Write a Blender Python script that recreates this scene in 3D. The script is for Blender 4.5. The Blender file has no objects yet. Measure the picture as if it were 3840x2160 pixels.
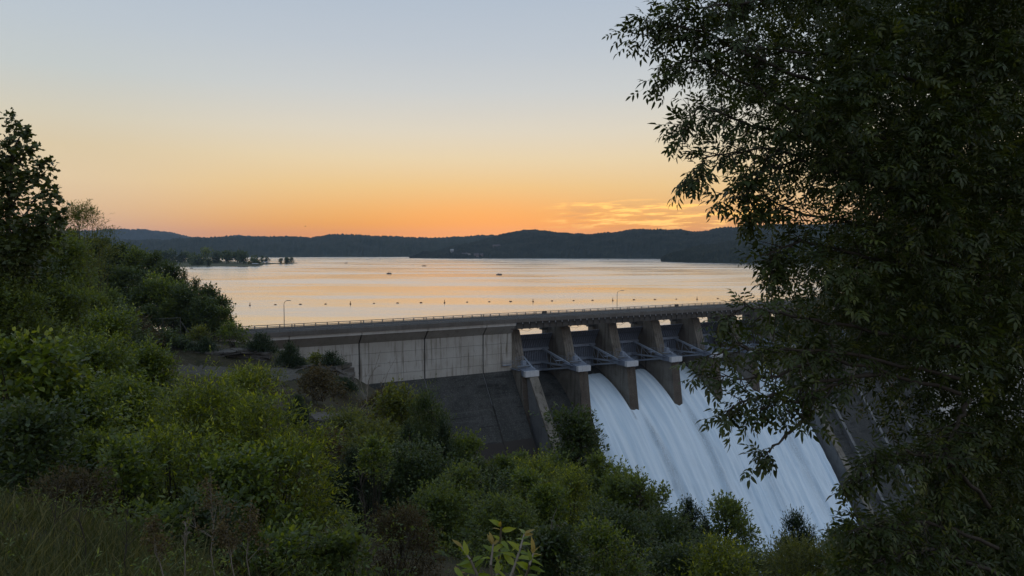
import bpy, math
import numpy as np
from math import radians as R, sin, cos, pi
S = bpy.context.scene
COL = S.collection
rng = np.random.default_rng(7)

# ------------------------------------------------------------------ camera
FPX, CH = 2773.0, 25.0                      # focal length in photo pixels (3840 wide), height over the lake
PITCH = math.atan(145.0 / FPX)
cam = bpy.data.cameras.new('camera'); camo = bpy.data.objects.new('camera', cam); COL.objects.link(camo)
cam.sensor_width = 36.0; cam.lens = 36.0 * FPX / 3840.0
cam.clip_start = 0.1; cam.clip_end = 40000
camo.location = (0, 0, CH); camo.rotation_euler = (pi / 2 - PITCH, 0, 0)
S.camera = camo

# ------------------------------------------------------------------ view
S.view_settings.view_transform = 'Standard'
S.view_settings.look = 'None'
S.view_settings.exposure = 0.0
S.view_settings.gamma = 1.0
S.view_settings.use_curve_mapping = False
S.render.engine = 'CYCLES'
S.cycles.use_denoising = True
S.cycles.max_bounces = 6
S.cycles.volume_bounces = 1
S.cycles.transparent_max_bounces = 8
S.cycles.caustics_reflective = False
S.cycles.caustics_refractive = False


# ------------------------------------------------------------------ node helpers
def lin(c):
    return tuple((v / 255 / 12.92) if v / 255 <= 0.04045 else ((v / 255 + 0.055) / 1.055) ** 2.4 for v in c) + (1.0,)


class NT:
    def __init__(self, tree): self.t = tree
    def n(self, typ, **kw):
        o = self.t.nodes.new(typ)
        for k, v in kw.items():
            if k.startswith('i_'): o.inputs[int(k[2:])].default_value = v
            else: setattr(o, k, v)
        return o
    def l(self, a, b): self.t.links.new(a, b)
    def put(self, sock, v):
        if isinstance(v, (int, float, tuple)): sock.default_value = v
        else: self.l(v, sock)
    def math(self, op, a, b=0.0, c=None, clamp=False):
        o = self.n('ShaderNodeMath', operation=op, use_clamp=clamp)
        self.put(o.inputs[0], a); self.put(o.inputs[1], b)
        if c is not None: self.put(o.inputs[2], c)
        return o.outputs[0]
    def ss(self, v, a, b):                        # smoothstep a..b -> 0..1
        o = self.n('ShaderNodeMapRange', interpolation_type='SMOOTHSTEP')
        self.put(o.inputs[0], v); o.inputs[1].default_value = a; o.inputs[2].default_value = b
        return o.outputs[0]
    def mix(self, f, a, b, blend='MIX'):
        o = self.n('ShaderNodeMix', data_type='RGBA', blend_type=blend)
        self.put(o.inputs[0], f); self.put(o.inputs[6], a); self.put(o.inputs[7], b)
        return o.outputs[2]
    def ramp(self, f, stops, interp='LINEAR'):
        o = self.n('ShaderNodeValToRGB'); cr = o.color_ramp; cr.interpolation = interp
        while len(cr.elements) < len(stops): cr.elements.new(0.5)
        for e, (p, c) in zip(cr.elements, stops): e.position = p; e.color = c
        self.put(o.inputs[0], f); return o.outputs[0]
    def noise(self, vec, scale, detail=3.0, rough=0.55):
        o = self.n('ShaderNodeTexNoise'); self.l(vec, o.inputs['Vector'])
        o.inputs['Scale'].default_value = scale; o.inputs['Detail'].default_value = detail; o.inputs['Roughness'].default_value = rough
        return o.outputs['Fac']
    def vmul(self, v, s):
        o = self.n('ShaderNodeMapping'); self.l(v, o.inputs[0]); o.inputs['Scale'].default_value = s
        return o.outputs[0]


# ------------------------------------------------------------------ sky
SUN_AZ = math.atan(-60 / FPX)               # just left of straight ahead, below the ridge
world = bpy.data.worlds.new('World'); S.world = world; world.use_nodes = True
w = NT(world.node_tree); w.t.nodes.clear()
tc = w.n('ShaderNodeTexCoord'); sx = w.n('ShaderNodeSeparateXYZ'); w.l(tc.outputs['Generated'], sx.inputs[0])
X_, Y_, Z_ = sx.outputs
elev = w.math('MULTIPLY', w.math('ARCSINE', Z_), 180 / pi)
az = w.math('MULTIPLY', w.math('ARCTAN2', X_, Y_), 180 / pi)
hl = w.math('SQRT', w.math('ADD', w.math('MULTIPLY', X_, X_), w.math('MULTIPLY', Y_, Y_)))
hl = w.math('MAXIMUM', hl, 1e-4)
ca = w.math('DIVIDE', w.math('ADD', w.math('MULTIPLY', X_, sin(SUN_AZ)), w.math('MULTIPLY', Y_, cos(SUN_AZ))), hl)
ef = w.math('POWER', w.math('DIVIDE', w.math('MAXIMUM', elev, 0.0), 90.0), 0.5)


def stops(lst): return [((e / 90.0) ** 0.5, lin(c)) for e, c in lst]


up = [(24, (178, 193, 213)), (35, (173, 190, 210)), (55, (168, 186, 207)), (90, (164, 182, 205))]
glow = w.ramp(ef, stops([(0, (252, 140, 48)), (1.3, (255, 163, 58)), (2.0, (255, 176, 68)), (2.8, (253, 187, 98)), (4.8, (248, 208, 142)),
                         (6.9, (241, 219, 178)), (8.9, (230, 220, 199)), (11.9, (210, 213, 212)), (15, (195, 204, 213)), (18.6, (183, 196, 211))] + up))
side = w.ramp(ef, stops([(0, (214, 166, 146)), (1.3, (228, 180, 148)), (2.0, (232, 189, 150)), (2.8, (235, 197, 153)), (4.8, (236, 210, 169)),
                         (6.9, (228, 209, 173)), (8.9, (220, 212, 190)), (11.9, (203, 209, 207)), (15, (194, 204, 212)), (18.6, (184, 197, 212))] + up))
anti = w.ramp(ef, stops([(0, (188, 176, 178)), (3, (203, 186, 182)), (7, (208, 194, 190)), (13, (199, 197, 200)), (20, (186, 196, 210))] + up[1:]))
f1 = w.ss(ca, 0.86, 0.998); f2 = w.ss(ca, -0.9, 0.8)
sky = w.mix(f2, anti, w.mix(f1, side, glow))
gl = w.math('MULTIPLY', w.math('MULTIPLY', w.math('ADD', az, -SUN_AZ * 180 / pi), w.math('ADD', az, -SUN_AZ * 180 / pi)), -1 / 95.0)
gl = w.math('EXPONENT', w.math('ADD', gl, w.math('MULTIPLY', w.math('MULTIPLY', elev, elev), -1 / 9.0)))
sky = w.mix(w.math('MULTIPLY', gl, 0.85), sky, (1.42, 0.52, 0.095, 1))
# thin lit cloud streaks right of the glow and a faint one over it
cv = w.n('ShaderNodeCombineXYZ'); w.l(az, cv.inputs[0])
w.l(w.math('MULTIPLY', w.math('SUBTRACT', elev, w.math('MULTIPLY', az, 0.035)), 9.0), cv.inputs[1])
cn = w.noise(cv.outputs[0], 0.30, 6.0, 0.62)
cm = w.math('MULTIPLY', w.ss(az, 1.5, 6.0), w.ss(az, 27.0, 16.0))
band = w.math('MULTIPLY', w.ss(elev, 1.3, 2.0), w.ss(elev, 4.0, 3.2))
cl = w.math('MULTIPLY', w.math('MULTIPLY', cm, band), w.ss(cn, 0.49, 0.60))
sky = w.mix(w.math('MULTIPLY', cl, 0.95), sky, (1.5, 0.84, 0.19, 1))
cl2 = w.math('MULTIPLY', w.math('MULTIPLY', cm, band), w.ss(cn, 0.47, 0.36))
sky = w.mix(w.math('MULTIPLY', cl2, 0.35), sky, (0.78, 0.36, 0.14, 1))
# soft tonal unevenness of thin high haze
nz = w.noise(cv.outputs[0], 0.09, 3.0)
sky = w.mix(0.06, sky, w.mix(nz, (0.75, 0.72, 0.7, 1), (1.0, 0.86, 0.7, 1)), 'MULTIPLY')
nish = w.n('ShaderNodeTexSky', sky_type='NISHITA', sun_disc=False, sun_elevation=R(0.6), sun_rotation=SUN_AZ, altitude=250, air_density=1.0, dust_density=1.5, ozone_density=2.0)
nscale = w.n('ShaderNodeVectorMath', operation='SCALE'); w.l(nish.outputs[0], nscale.inputs[0]); nscale.inputs[3].default_value = 0.15
sky = w.mix(0.03, sky, nscale.outputs[0])
sky = w.mix(w.ss(elev, -1.5, 0.0), (0.035, 0.04, 0.035, 1), sky)
bg = w.n('ShaderNodeBackground'); w.l(sky, bg.inputs[0]); bg.inputs[1].default_value = 1.0
wo = w.n('ShaderNodeOutputWorld'); w.l(bg.outputs[0], wo.inputs[0])

sl = bpy.data.lights.new('sun', 'SUN'); so = bpy.data.objects.new('sun', sl); COL.objects.link(so)
sl.energy = 0.5; sl.angle = R(0.5); sl.color = (1.0, 0.6, 0.3)
so.rotation_euler = (R(90 - 0.6), 0, pi - SUN_AZ); so.location = (0, 60, 60)


# ------------------------------------------------------------------ geometry frames
def ray(px, py):
    x = (px - 1920) / FPX; u = -(py - 1080) / FPX
    c, s = cos(PITCH), sin(PITCH)
    return np.array([x, c + u * s, -s + u * c])


def P(px, py, d): return np.array([0, 0, CH]) + ray(px, py) * d


def onlake(px, py):
    r = ray(px, py); return np.array([0, 0, CH]) + r * (-CH / r[2])


TH = R(59.3864)
DD = np.array([sin(TH), cos(TH), 0]); NN = np.array([cos(TH), -sin(TH), 0]); OO = np.array([6.994, 189.06, 0])
DROT = pi / 2 - TH


def W(t, n, z): return OO + t * DD + n * NN + np.array([0, 0, z])
def TN(x, y):
    a = np.stack([np.asarray(x) - OO[0], np.asarray(y) - OO[1]], -1)
    return a @ DD[:2], a @ NN[:2]


# ------------------------------------------------------------------ object helpers
def tag(o, label=None, cat=None, group=None, kind=None):
    if label: o['label'] = label
    if cat: o['category'] = cat
    if group: o['group'] = group
    if kind: o['kind'] = kind
    return o


def empty(name, loc=(0, 0, 0), rz=0.0, label=None, cat=None, group=None):
    o = bpy.data.objects.new(name, None); COL.objects.link(o); o.location = tuple(loc); o.rotation_euler = (0, 0, rz)
    o.empty_display_size = 0.3
    return tag(o, label, cat, group)


def obj(name, me, parent=None, loc=None):
    o = bpy.data.objects.new(name, me); COL.objects.link(o)
    if parent is not None: o.parent = parent
    if loc is not None: o.location = tuple(loc)
    return o


def npmesh(name, V, F, mat=None, smooth=False, tint=None, uv=None):
    """V (n,3), F (m,k) with one k, numpy"""
    V = np.asarray(V, np.float32); F = np.asarray(F, np.int32)
    me = bpy.data.meshes.new(name); m, k = F.shape
    me.vertices.add(len(V)); me.vertices.foreach_set('co', V.ravel())
    me.loops.add(m * k); me.loops.foreach_set('vertex_index', F.ravel())
    me.polygons.add(m); me.polygons.foreach_set('loop_start', np.arange(0, m * k, k, dtype=np.int32))
    me.polygons.foreach_set('loop_total', np.full(m, k, np.int32))
    if smooth: me.polygons.foreach_set('use_smooth', np.ones(m, bool))
    me.update(calc_edges=True)
    if tint is not None:
        a = me.attributes.new('tint', 'FLOAT', 'POINT'); a.data.foreach_set('value', np.asarray(tint, np.float32))
    if uv is not None:
        l = me.uv_layers.new(name='flow'); l.data.foreach_set('uv', np.asarray(uv, np.float32)[F.ravel()].ravel())
    if mat: me.materials.append(mat)
    return me


class MB:
    """collects boxes, prisms and bars, then makes ONE mesh"""
    def __init__(self): self.v = []; self.f = []
    def add(self, vs, fs):
        b = len(self.v); self.v += [tuple(map(float, p)) for p in vs]; self.f += [tuple(b + i for i in q) for q in fs]
    def box(self, x0, x1, y0, y1, z0, z1):
        self.add([(x0, y0, z0), (x1, y0, z0), (x1, y1, z0), (x0, y1, z0), (x0, y0, z1), (x1, y0, z1), (x1, y1, z1), (x0, y1, z1)],
                 [(3, 2, 1, 0), (4, 5, 6, 7), (0, 1, 5, 4), (1, 2, 6, 5), (2, 3, 7, 6), (3, 0, 4, 7)])
    def prism(self, prof, x0, x1):
        """prof: list of (y,z) ; extruded along x"""
        n = len(prof)
        self.add([(x0, y, z) for y, z in prof] + [(x1, y, z) for y, z in prof],
                 [tuple(range(n)), tuple(range(2 * n - 1, n - 1, -1))] + [(i, i + n, (i + 1) % n + n, (i + 1) % n) for i in range(n)])
    def bar(self, a, b, r, r2=None, k=4, up=(0, 0, 1)):
        a = np.array(a, float); b = np.array(b, float); d = b - a; L = np.linalg.norm(d); d /= max(L, 1e-9)
        u = np.cross(d, up)
        if np.linalg.norm(u) < 1e-3: u = np.cross(d, (1, 0, 0))
        u /= np.linalg.norm(u); v = np.cross(d, u); r2 = r if r2 is None else r2
        an = [2 * pi * i / k + pi / k for i in range(k)]
        vs = [a + r * (cos(q) * u + sin(q) * v) for q in an] + [b + r2 * (cos(q) * u + sin(q) * v) for q in an]
        self.add(vs, [tuple(range(k))[::-1], tuple(range(k, 2 * k))] + [(i, (i + 1) % k, (i + 1) % k + k, i + k) for i in range(k)])
    def lathe(self, prof, k=10, c=(0, 0, 0)):
        b = len(self.v); n = len(prof)
        for r, z in prof:
            for i in range(k): self.v.append((c[0] + r * cos(2 * pi * i / k), c[1] + r * sin(2 * pi * i / k), c[2] + z))
        for j in range(n - 1):
            for i in range(k):
                self.f.append((b + j * k + i, b + j * k + (i + 1) % k, b + (j + 1) * k + (i + 1) % k, b + (j + 1) * k + i))
        self.f.append(tuple(b + i for i in range(k))[::-1]); self.f.append(tuple(b + (n - 1) * k + i for i in range(k)))
    def mesh(self, name, mat, bevel=0):
        me = bpy.data.meshes.new(name); me.from_pydata(self.v, [], self.f); me.update()
        if mat: me.materials.append(mat)
        return me
    def build(self, name, mat, parent=None, loc=None): return obj(name, self.mesh(name, mat), parent, loc)


def D3(t, n, z): return (t, -n, z)               # dam frame -> local axes of the dam empties


# ------------------------------------------------------------------ materials
def principled(name, col, rough=0.8, spec=0.3, metal=0.0):
    m = bpy.data.materials.new(name); m.use_nodes = True
    b = m.node_tree.nodes['Principled BSDF']
    b.inputs['Base Color'].default_value = col + (1.0,) if len(col) == 3 else col
    b.inputs['Roughness'].default_value = rough; b.inputs['Specular IOR Level'].default_value = spec; b.inputs['Metallic'].default_value = metal
    return m, NT(m.node_tree), b


def bump(n, b, h, strength, dist):
    o = n.n('ShaderNodeBump'); o.inputs['Strength'].default_value = strength; o.inputs['Distance'].default_value = dist
    n.l(h, o.inputs['Height']); n.l(o.outputs[0], b.inputs['Normal'])


def concrete(name, a, b_, streak, s_amt=0.6):
    m, n, b = principled(name, a, 0.9, 0.2)
    tc = n.n('ShaderNodeTexCoord').outputs['Object']
    blot = n.noise(tc, 0.22, 4.0); fine = n.noise(tc, 3.5, 4.0)
    st = n.noise(n.vmul(tc, (1.0, 1.0, 0.06)), 1.1, 5.0, 0.65)
    st2 = n.noise(n.vmul(tc, (1.0, 1.0, 0.10)), 4.0, 3.0, 0.6)
    c = n.mix(n.ss(blot, 0.35, 0.65), a + (1,), b_ + (1,))
    c = n.mix(n.math('MULTIPLY', n.ss(st, 0.5, 0.72), s_amt), c, streak + (1,))
    c = n.mix(n.math('MULTIPLY', n.ss(st2, 0.58, 0.75), s_amt * 0.5), c, streak + (1,))
    c = n.mix(n.math('MULTIPLY', n.math('SUBTRACT', fine, 0.5), 0.5), c, (0.5, 0.48, 0.45, 1))
    if name == 'algae_concrete':
        ln = n.noise(n.vmul(tc, (0.05, 0.05, 1.3)), 0.8, 4.0, 0.7); lo_ = n.noise(tc, 0.35, 4.0, 0.7)
        c = n.mix(n.math('MULTIPLY', n.math('MULTIPLY', n.ss(ln, 0.52, 0.62), n.ss(lo_, 0.42, 0.6)), 0.8), c, (0.016, 0.017, 0.016, 1))
        c = n.mix(n.math('MULTIPLY', n.ss(ln, 0.42, 0.36), 0.35), c, (0.10, 0.10, 0.095, 1))
    n.l(c, b.inputs['Base Color']); bump(n, b, fine, 0.5, 0.05)
    return m


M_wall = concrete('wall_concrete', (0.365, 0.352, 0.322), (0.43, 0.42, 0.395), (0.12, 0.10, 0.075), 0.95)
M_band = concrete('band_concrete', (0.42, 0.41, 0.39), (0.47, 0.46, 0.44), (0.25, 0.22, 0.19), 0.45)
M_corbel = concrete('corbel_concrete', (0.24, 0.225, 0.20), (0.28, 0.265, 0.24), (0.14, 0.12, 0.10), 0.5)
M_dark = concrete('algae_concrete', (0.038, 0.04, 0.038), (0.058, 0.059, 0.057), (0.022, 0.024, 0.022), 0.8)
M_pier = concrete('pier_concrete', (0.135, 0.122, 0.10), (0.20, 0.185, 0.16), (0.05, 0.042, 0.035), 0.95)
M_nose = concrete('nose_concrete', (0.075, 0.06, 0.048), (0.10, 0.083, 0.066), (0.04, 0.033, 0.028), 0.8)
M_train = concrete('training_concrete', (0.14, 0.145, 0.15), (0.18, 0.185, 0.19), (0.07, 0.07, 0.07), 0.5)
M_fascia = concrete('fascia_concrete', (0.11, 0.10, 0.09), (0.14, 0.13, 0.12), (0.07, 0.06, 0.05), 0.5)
M_jnt, _, _ = principled('joint_fill', (0.045, 0.04, 0.036), 0.95, 0.1)


def paint(name, a, rust=0.25, rough=0.55):
    m, n, b = principled(name, a, rough, 0.4)
    tc = n.n('ShaderNodeTexCoord').outputs['Object']
    no = n.noise(tc, 1.3, 5.0, 0.65)
    c = n.mix(n.math('MULTIPLY', n.ss(no, 0.5, 0.75), rust), a + (1,), (0.10, 0.075, 0.06, 1))
    n.l(c, b.inputs['Base Color']); return m


M_steel = paint('gate_paint', (0.22, 0.265, 0.34), 0.35)
M_skin = paint('skin_paint', (0.17, 0.20, 0.26), 0.35)
M_strut = paint('strut_paint', (0.27, 0.32, 0.40), 0.3)
M_box = paint('pale_panel', (0.50, 0.52, 0.55), 0.2)
M_rail = paint('rail_metal', (0.16, 0.165, 0.17), 0.1, 0.5)
M_girder = paint('girder_paint', (0.07, 0.068, 0.064), 0.4)
M_tan = paint('post_steel', (0.35, 0.30, 0.24), 0.2, 0.5)
M_asph, _n, _b = principled('asphalt', (0.05, 0.05, 0.05), 0.9, 0.2)
_tc = _n.n('ShaderNodeTexCoord').outputs['Object']
_n.l(_n.mix(_n.noise(_tc, 2.0, 5.0), (0.04, 0.04, 0.042, 1), (0.065, 0.063, 0.06, 1)), _b.inputs['Base Color'])
M_line, _, _ = principled('road_paint', (0.55, 0.42, 0.08), 0.8)
M_white, _, _ = principled('white_paint', (0.30, 0.31, 0.32), 0.6)
M_darkp, _, _ = principled('dark_car_paint', (0.02, 0.022, 0.028), 0.25, 0.5)
M_glass, _, _ = principled('dark_glass', (0.02, 0.025, 0.03), 0.08, 0.6)
M_tyre, _, _ = principled('tyre_rubber', (0.02, 0.02, 0.02), 0.9)
M_buoy, _, _ = principled('buoy_orange', (0.20, 0.09, 0.035), 0.6)
M_roof, _, _ = principled('roof_shingle', (0.09, 0.08, 0.085), 0.9)
M_hwall, _, _ = principled('house_siding', (0.20, 0.18, 0.165), 0.9)
M_hull, _, _ = principled('boat_hull', (0.10, 0.09, 0.085), 0.5)
M_cloth, _, _ = principled('boat_cloth', (0.05, 0.05, 0.07), 0.9)


def leafmat(name, cols, trans=0.3, spec=0.35, rough=0.5, tcol=None):
    g_ = {'lime_leaf': 1.12, 'green_leaf': 1.35, 'mid_leaf': 1.3, 'olive_leaf': 1.3, 'dark_leaf': 1.15, 'grass_blade': 0.95}.get(name, 1.0); cols = tuple(tuple(x * g_ for x in q) for q in cols)
    """cols: three leaf colours picked per leaf by its random tint"""
    m, n, b = principled(name, cols[1], rough, spec)
    at = n.n('ShaderNodeAttribute', attribute_name='tint').outputs['Fac']
    c = n.ramp(at, [(0.0, cols[0] + (1,)), (0.55, cols[1] + (1,)), (1.0, cols[2] + (1,))])
    n.l(c, b.inputs['Base Color'])
    tr = n.n('ShaderNodeBsdfTranslucent')
    n.l(n.mix(1.0, c, (2.3, 2.0, 0.7, 1), 'MULTIPLY'), tr.inputs[0])
    mx = n.n('ShaderNodeMixShader'); mx.inputs[0].default_value = trans
    n.l(b.outputs[0], mx.inputs[1]); n.l(tr.outputs[0], mx.inputs[2])
    n.l(mx.outputs[0], n.t.nodes['Material Output'].inputs[0]); return m


L_big = leafmat('box_elder_leaf', ((.022,.036,.010),(.046,.066,.015),(.115,.132,.025)), 0.26, 0.35, 0.45)
L_syc = leafmat('sycamore_leaf', ((0.03, 0.046, 0.014), (0.06, 0.08, 0.022), (0.12, 0.14, 0.035)), 0.25)
L_lime = leafmat('lime_leaf', ((.04,.062,.012),(.115,.15,.018),(.36,.38,.04)), 0.42, 0.4, 0.42)
L_green = leafmat('green_leaf', ((.032,.054,.014),(.075,.108,.02),(.21,.24,.035)), 0.40, 0.45, 0.42)
L_mid = leafmat('mid_leaf', ((0.039, 0.0585, 0.0182), (0.0715, 0.1014, 0.0286), (0.13, 0.156, 0.039)), 0.42)
L_dark = leafmat('dark_leaf', ((0.024, 0.042, 0.016), (0.046, 0.07, 0.024), (0.082, 0.105, 0.032)), 0.3)
L_cedar = leafmat('cedar_leaf', ((0.0169, 0.0312, 0.0156), (0.0325, 0.0546, 0.0234), (0.0585, 0.078, 0.0286)), 0.12, 0.25, 0.6)
L_olive = leafmat('olive_leaf', ((0.042, 0.056, 0.016), (0.08, 0.095, 0.025), (0.145, 0.155, 0.04)), 0.4)
L_brown = leafmat('dry_leaf', ((0.045, 0.036, 0.02), (0.085, 0.068, 0.036), (0.15, 0.12, 0.06)), 0.2, 0.2, 0.7)
L_grass = leafmat('grass_blade', ((0.04, 0.055, 0.022), (0.075, 0.09, 0.036), (0.20, 0.19, 0.09)), 0.25, 0.25, 0.6)
L_young = leafmat('young_leaf', ((.10,.15,.014),(.20,.26,.024),(.26,.20,.045)), 0.35, 0.4, 0.4)
M_bark, _n, _b = principled('bark', (0.05, 0.042, 0.035), 0.95, 0.15)
_tc = _n.n('ShaderNodeTexCoord').outputs['Object']
_n.l(_n.mix(_n.noise(_n.vmul(_tc, (1, 1, 0.2)), 14.0, 4.0), (0.03, 0.026, 0.022, 1), (0.085, 0.073, 0.06, 1)), _b.inputs['Base Color'])
M_twig, _, _ = principled('grey_twig', (0.20, 0.175, 0.145), 0.9, 0.2)

# ground
M_grd, n, b = principled('hillside_soil', (0.07, 0.065, 0.04), 0.95, 0.15)
tc = n.n('ShaderNodeTexCoord').outputs['Object']
g1 = n.noise(tc, 0.12, 5.0); g2 = n.noise(tc, 1.7, 5.0, 0.7); g3 = n.noise(n.vmul(tc, (1, 1, 5)), 0.8, 4.0)
geo = n.n('ShaderNodeNewGeometry'); sn = n.n('ShaderNodeSeparateXYZ'); n.l(geo.outputs['Normal'], sn.inputs[0])
c = n.mix(n.ss(g1, 0.4, 0.6), (0.024, 0.026, 0.012, 1), (0.05, 0.043, 0.026, 1))
c = n.mix(n.math('MULTIPLY', n.ss(g2, 0.45, 0.7), 0.7), c, (0.075, 0.068, 0.045, 1))
c = n.mix(n.ss(sn.outputs[2], 0.80, 0.62), c, n.mix(g3, (0.07, 0.063, 0.055, 1), (0.15, 0.14, 0.125, 1)))
n.l(c, b.inputs['Base Color']); bump(n, b, g2, 0.8, 0.25)
M_rock, n, b = principled('limestone', (0.13, 0.12, 0.105), 0.95, 0.15)
tc = n.n('ShaderNodeTexCoord').outputs['Object']
g3 = n.noise(n.vmul(tc, (1, 1, 6)), 0.9, 5.0, 0.65); g4 = n.noise(tc, 2.5, 5.0, 0.7)
c = n.mix(g3, (0.05, 0.046, 0.042, 1), (0.17, 0.158, 0.145, 1)); c = n.mix(n.ss(g4, 0.5, 0.7), c, (0.06, 0.06, 0.04, 1))
n.l(c, b.inputs['Base Color']); bump(n, b, g4, 0.9, 0.3)
M_gravel, n, b = principled('gravel_bench', (0.1, 0.19, 0.175), 0.95, 0.15)
tc = n.n('ShaderNodeTexCoord').outputs['Object']
g4 = n.noise(n.vmul(tc, (1, 2.2, 1)), 0.5, 6.0, 0.7)
n.l(n.mix(g4, (0.035, 0.034, 0.026, 1), (0.14, 0.13, 0.115, 1)), b.inputs['Base Color']); bump(n, b, g4, 0.6, 0.1)


def forest(name, a, b_):
    m, n, b = principled(name, a, 0.95, 0.1)
    tc = n.n('ShaderNodeTexCoord').outputs['Object']
    c = n.mix(n.ss(n.noise(tc, 0.02, 4.0), 0.35, 0.65), a + (1,), b_ + (1,))
    c = n.mix(n.math('MULTIPLY', n.ss(n.noise(tc, 0.045, 5.0, 0.7), 0.55, 0.68), 0.5), c, (0.10, 0.10, 0.06, 1))
    c = n.mix(n.math('MULTIPLY', n.noise(tc, 0.16, 3.0), 0.6), c, (a[0] * .5, a[1] * .5, a[2] * .5, 1))
    n.l(c, b.inputs['Base Color']); return m


M_for1 = forest('near_forest', (0.024, 0.032, 0.020), (0.036, 0.042, 0.026))
M_for2 = forest('far_forest', (0.028, 0.04, 0.024), (0.042, 0.05, 0.03))

# lake
M_lake = bpy.data.materials.new('lake_water'); M_lake.use_nodes = True; M_lake.node_tree.nodes.clear(); n = NT(M_lake.node_tree)
tc = n.n('ShaderNodeTexCoord').outputs['Object']
s1 = n.noise(n.vmul(tc, (1, 1.0, 1)), 0.9, 3.0, 0.6); s2 = n.noise(n.vmul(tc, (0.6, 1.0, 1)), 0.16, 3.0, 0.55)
calm = n.ss(n.noise(n.vmul(tc, (0.3, 1.0, 1)), 0.012, 5.0, 0.65), 0.40, 0.62)
wake = n.ss(n.noise(n.vmul(tc, (0.10, 0.55, 1)), 0.03, 3.0, 0.5), 0.60, 0.70)
h = n.math('ADD', n.math('MULTIPLY', s1, 0.35), n.math('MULTIPLY', s2, 1.2))
bm = n.n('ShaderNodeBump'); bm.inputs['Distance'].default_value = 0.5
n.l(n.math('MULTIPLY_ADD', calm, 0.08, 0.045), bm.inputs['Strength']); n.l(h, bm.inputs['Height'])
fr = n.n('ShaderNodeFresnel'); fr.inputs['IOR'].default_value = 1.333
gl_ = n.n('ShaderNodeBsdfGlossy'); gl_.inputs['Color'].default_value = (0.98, 0.96, 0.95, 1); n.l(bm.outputs[0], gl_.inputs['Normal'])
n.l(n.math('SUBTRACT', n.math('MULTIPLY_ADD', calm, 0.11, 0.14), n.math('MULTIPLY', wake, 0.06)), gl_.inputs['Roughness'])
df = n.n('ShaderNodeBsdfDiffuse'); df.inputs['Color'].default_value = (0.03, 0.045, 0.05, 1)
mx = n.n('ShaderNodeMixShader'); n.l(n.math('POWER', fr.outputs[0], 0.30), mx.inputs[0]); n.l(df.outputs[0], mx.inputs[1]); n.l(gl_.outputs[0], mx.inputs[2])
o_ = n.n('ShaderNodeOutputMaterial'); n.l(mx.outputs[0], o_.inputs[0])

# white water
M_foam, n, b = principled('white_water', (0.7, 0.75, 0.8), 0.75, 0.3)
uv = n.n('ShaderNodeUVMap', uv_map='flow').outputs[0]
a1 = n.noise(n.vmul(uv, (1.0, 0.045, 1)), 0.55, 3.0, 0.5); a2 = n.noise(n.vmul(uv, (1.0, 0.10, 1)), 3.2, 4.0, 0.6); a3 = n.noise(n.vmul(uv, (1, 0.35, 1)), 6.0, 3.0)
at = n.n('ShaderNodeAttribute', attribute_name='tint').outputs['Fac']
c = n.mix(n.ss(a1, 0.28, 0.66), (0.50, 0.635, 0.76, 1), (0.70, 0.81, 0.90, 1))
c = n.mix(n.math('MULTIPLY', n.ss(a2, 0.40, 0.85), 0.22), c, (0.82, 0.86, 0.90, 1))
thin = n.math('MULTIPLY', at, n.ss(n.math('ADD', n.math('MULTIPLY', a3, 0.5), n.math('MULTIPLY', a2, 0.5)), 0.34, 0.62))  # darker along seams, piers and gate lip; groove shade is painted in
c = n.mix(n.math('MULTIPLY', thin, 0.85), c, (0.25, 0.30, 0.35, 1))
n.l(c, b.inputs['Base Color'])
bump(n, b, n.math('ADD', n.math('MULTIPLY', a1, 1.0), n.math('MULTIPLY', a2, 0.05)), 0.22, 0.7)

# ------------------------------------------------------------------ terrain
_ctrl = [(0, 0, 23.35), (-5, -5, 23.5), (8, -4, 22.6), (0, -25, 24), (-25, -15, 25), (25, -20, 21), (5, 3, 22.0)]
for a in [(200, 2100, 6.5), (0, 1900, 7.2), (700, 2130, 8), (1400, 2250, 9.5), (2000, 2420, 12), (2600, 2420, 16), (3300, 2420, 13),
          (750, 1410, 118), (1000, 1432, 112), (1200, 1500, 108), (1300, 1600, 95), (700, 1285, 140), (850, 1293, 138), (1000, 1318, 140), (640, 1272, 135),
          (1250, 1392, 119), (1330, 1530, 112), (600, 1390, 116), (500, 1300, 118)]:
    _ctrl.append(tuple(P(*a)))
_ctrl += [(-20, 20, 19.2), (-8, 25, 15.5), (0, 25, 14), (10, 28, 11), (-30, 45, 15.5), (-15, 45, 9), (0, 45, 5), (15, 45, 0), (30, 45, -8),
          (-60, 60, 18), (-40, 75, 11.5), (-20, 75, 4), (0, 80, -8), (25, 80, -25), (60, 70, -38), (-90, 100, 17), (30, 10, 11), (50, 20, -5), (60, 0, 2),
          (100, 60, -52), (140, 120, -66), (100, 0, -30), (150, 60, -64), (190, 0, -60)]
for a in [(-35, 2, -12), (-13, 6, -29), (0, 14, -44), (-50, 0, -4), (-62, -2, 1.5), (-75, -2, 5.8), (-88, -6, 6.6), (-100, -4, 8), (10, 40, -64), (60, 45, -67), (120, 50, -67), (170, 60, -67), (-20, 40, -42), (-35, 15, -15)]:
    _ctrl.append(tuple(W(*a)))
_ctrl += [(-100, 160, 13), (-84, 152, 8.5), (-130, 220, 17), (-180, 300, 15), (-70, 166, 0), (-110, 250, 0), (-180, 400, 0), (-40, 178, -12), (-80, 262, -12), (-130, 400, -15), (-60, 330, -15),
          (-250, 300, 22), (-300, 450, 16), (-300, 150, 25), (-150, 60, 24), (-130, 0, 26), (-110, 120, 16)]
_ctrl = np.array(_ctrl)
_A = np.linalg.norm(_ctrl[:, None, :2] - _ctrl[None, :, :2], axis=2)
_n = len(_ctrl)
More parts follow.
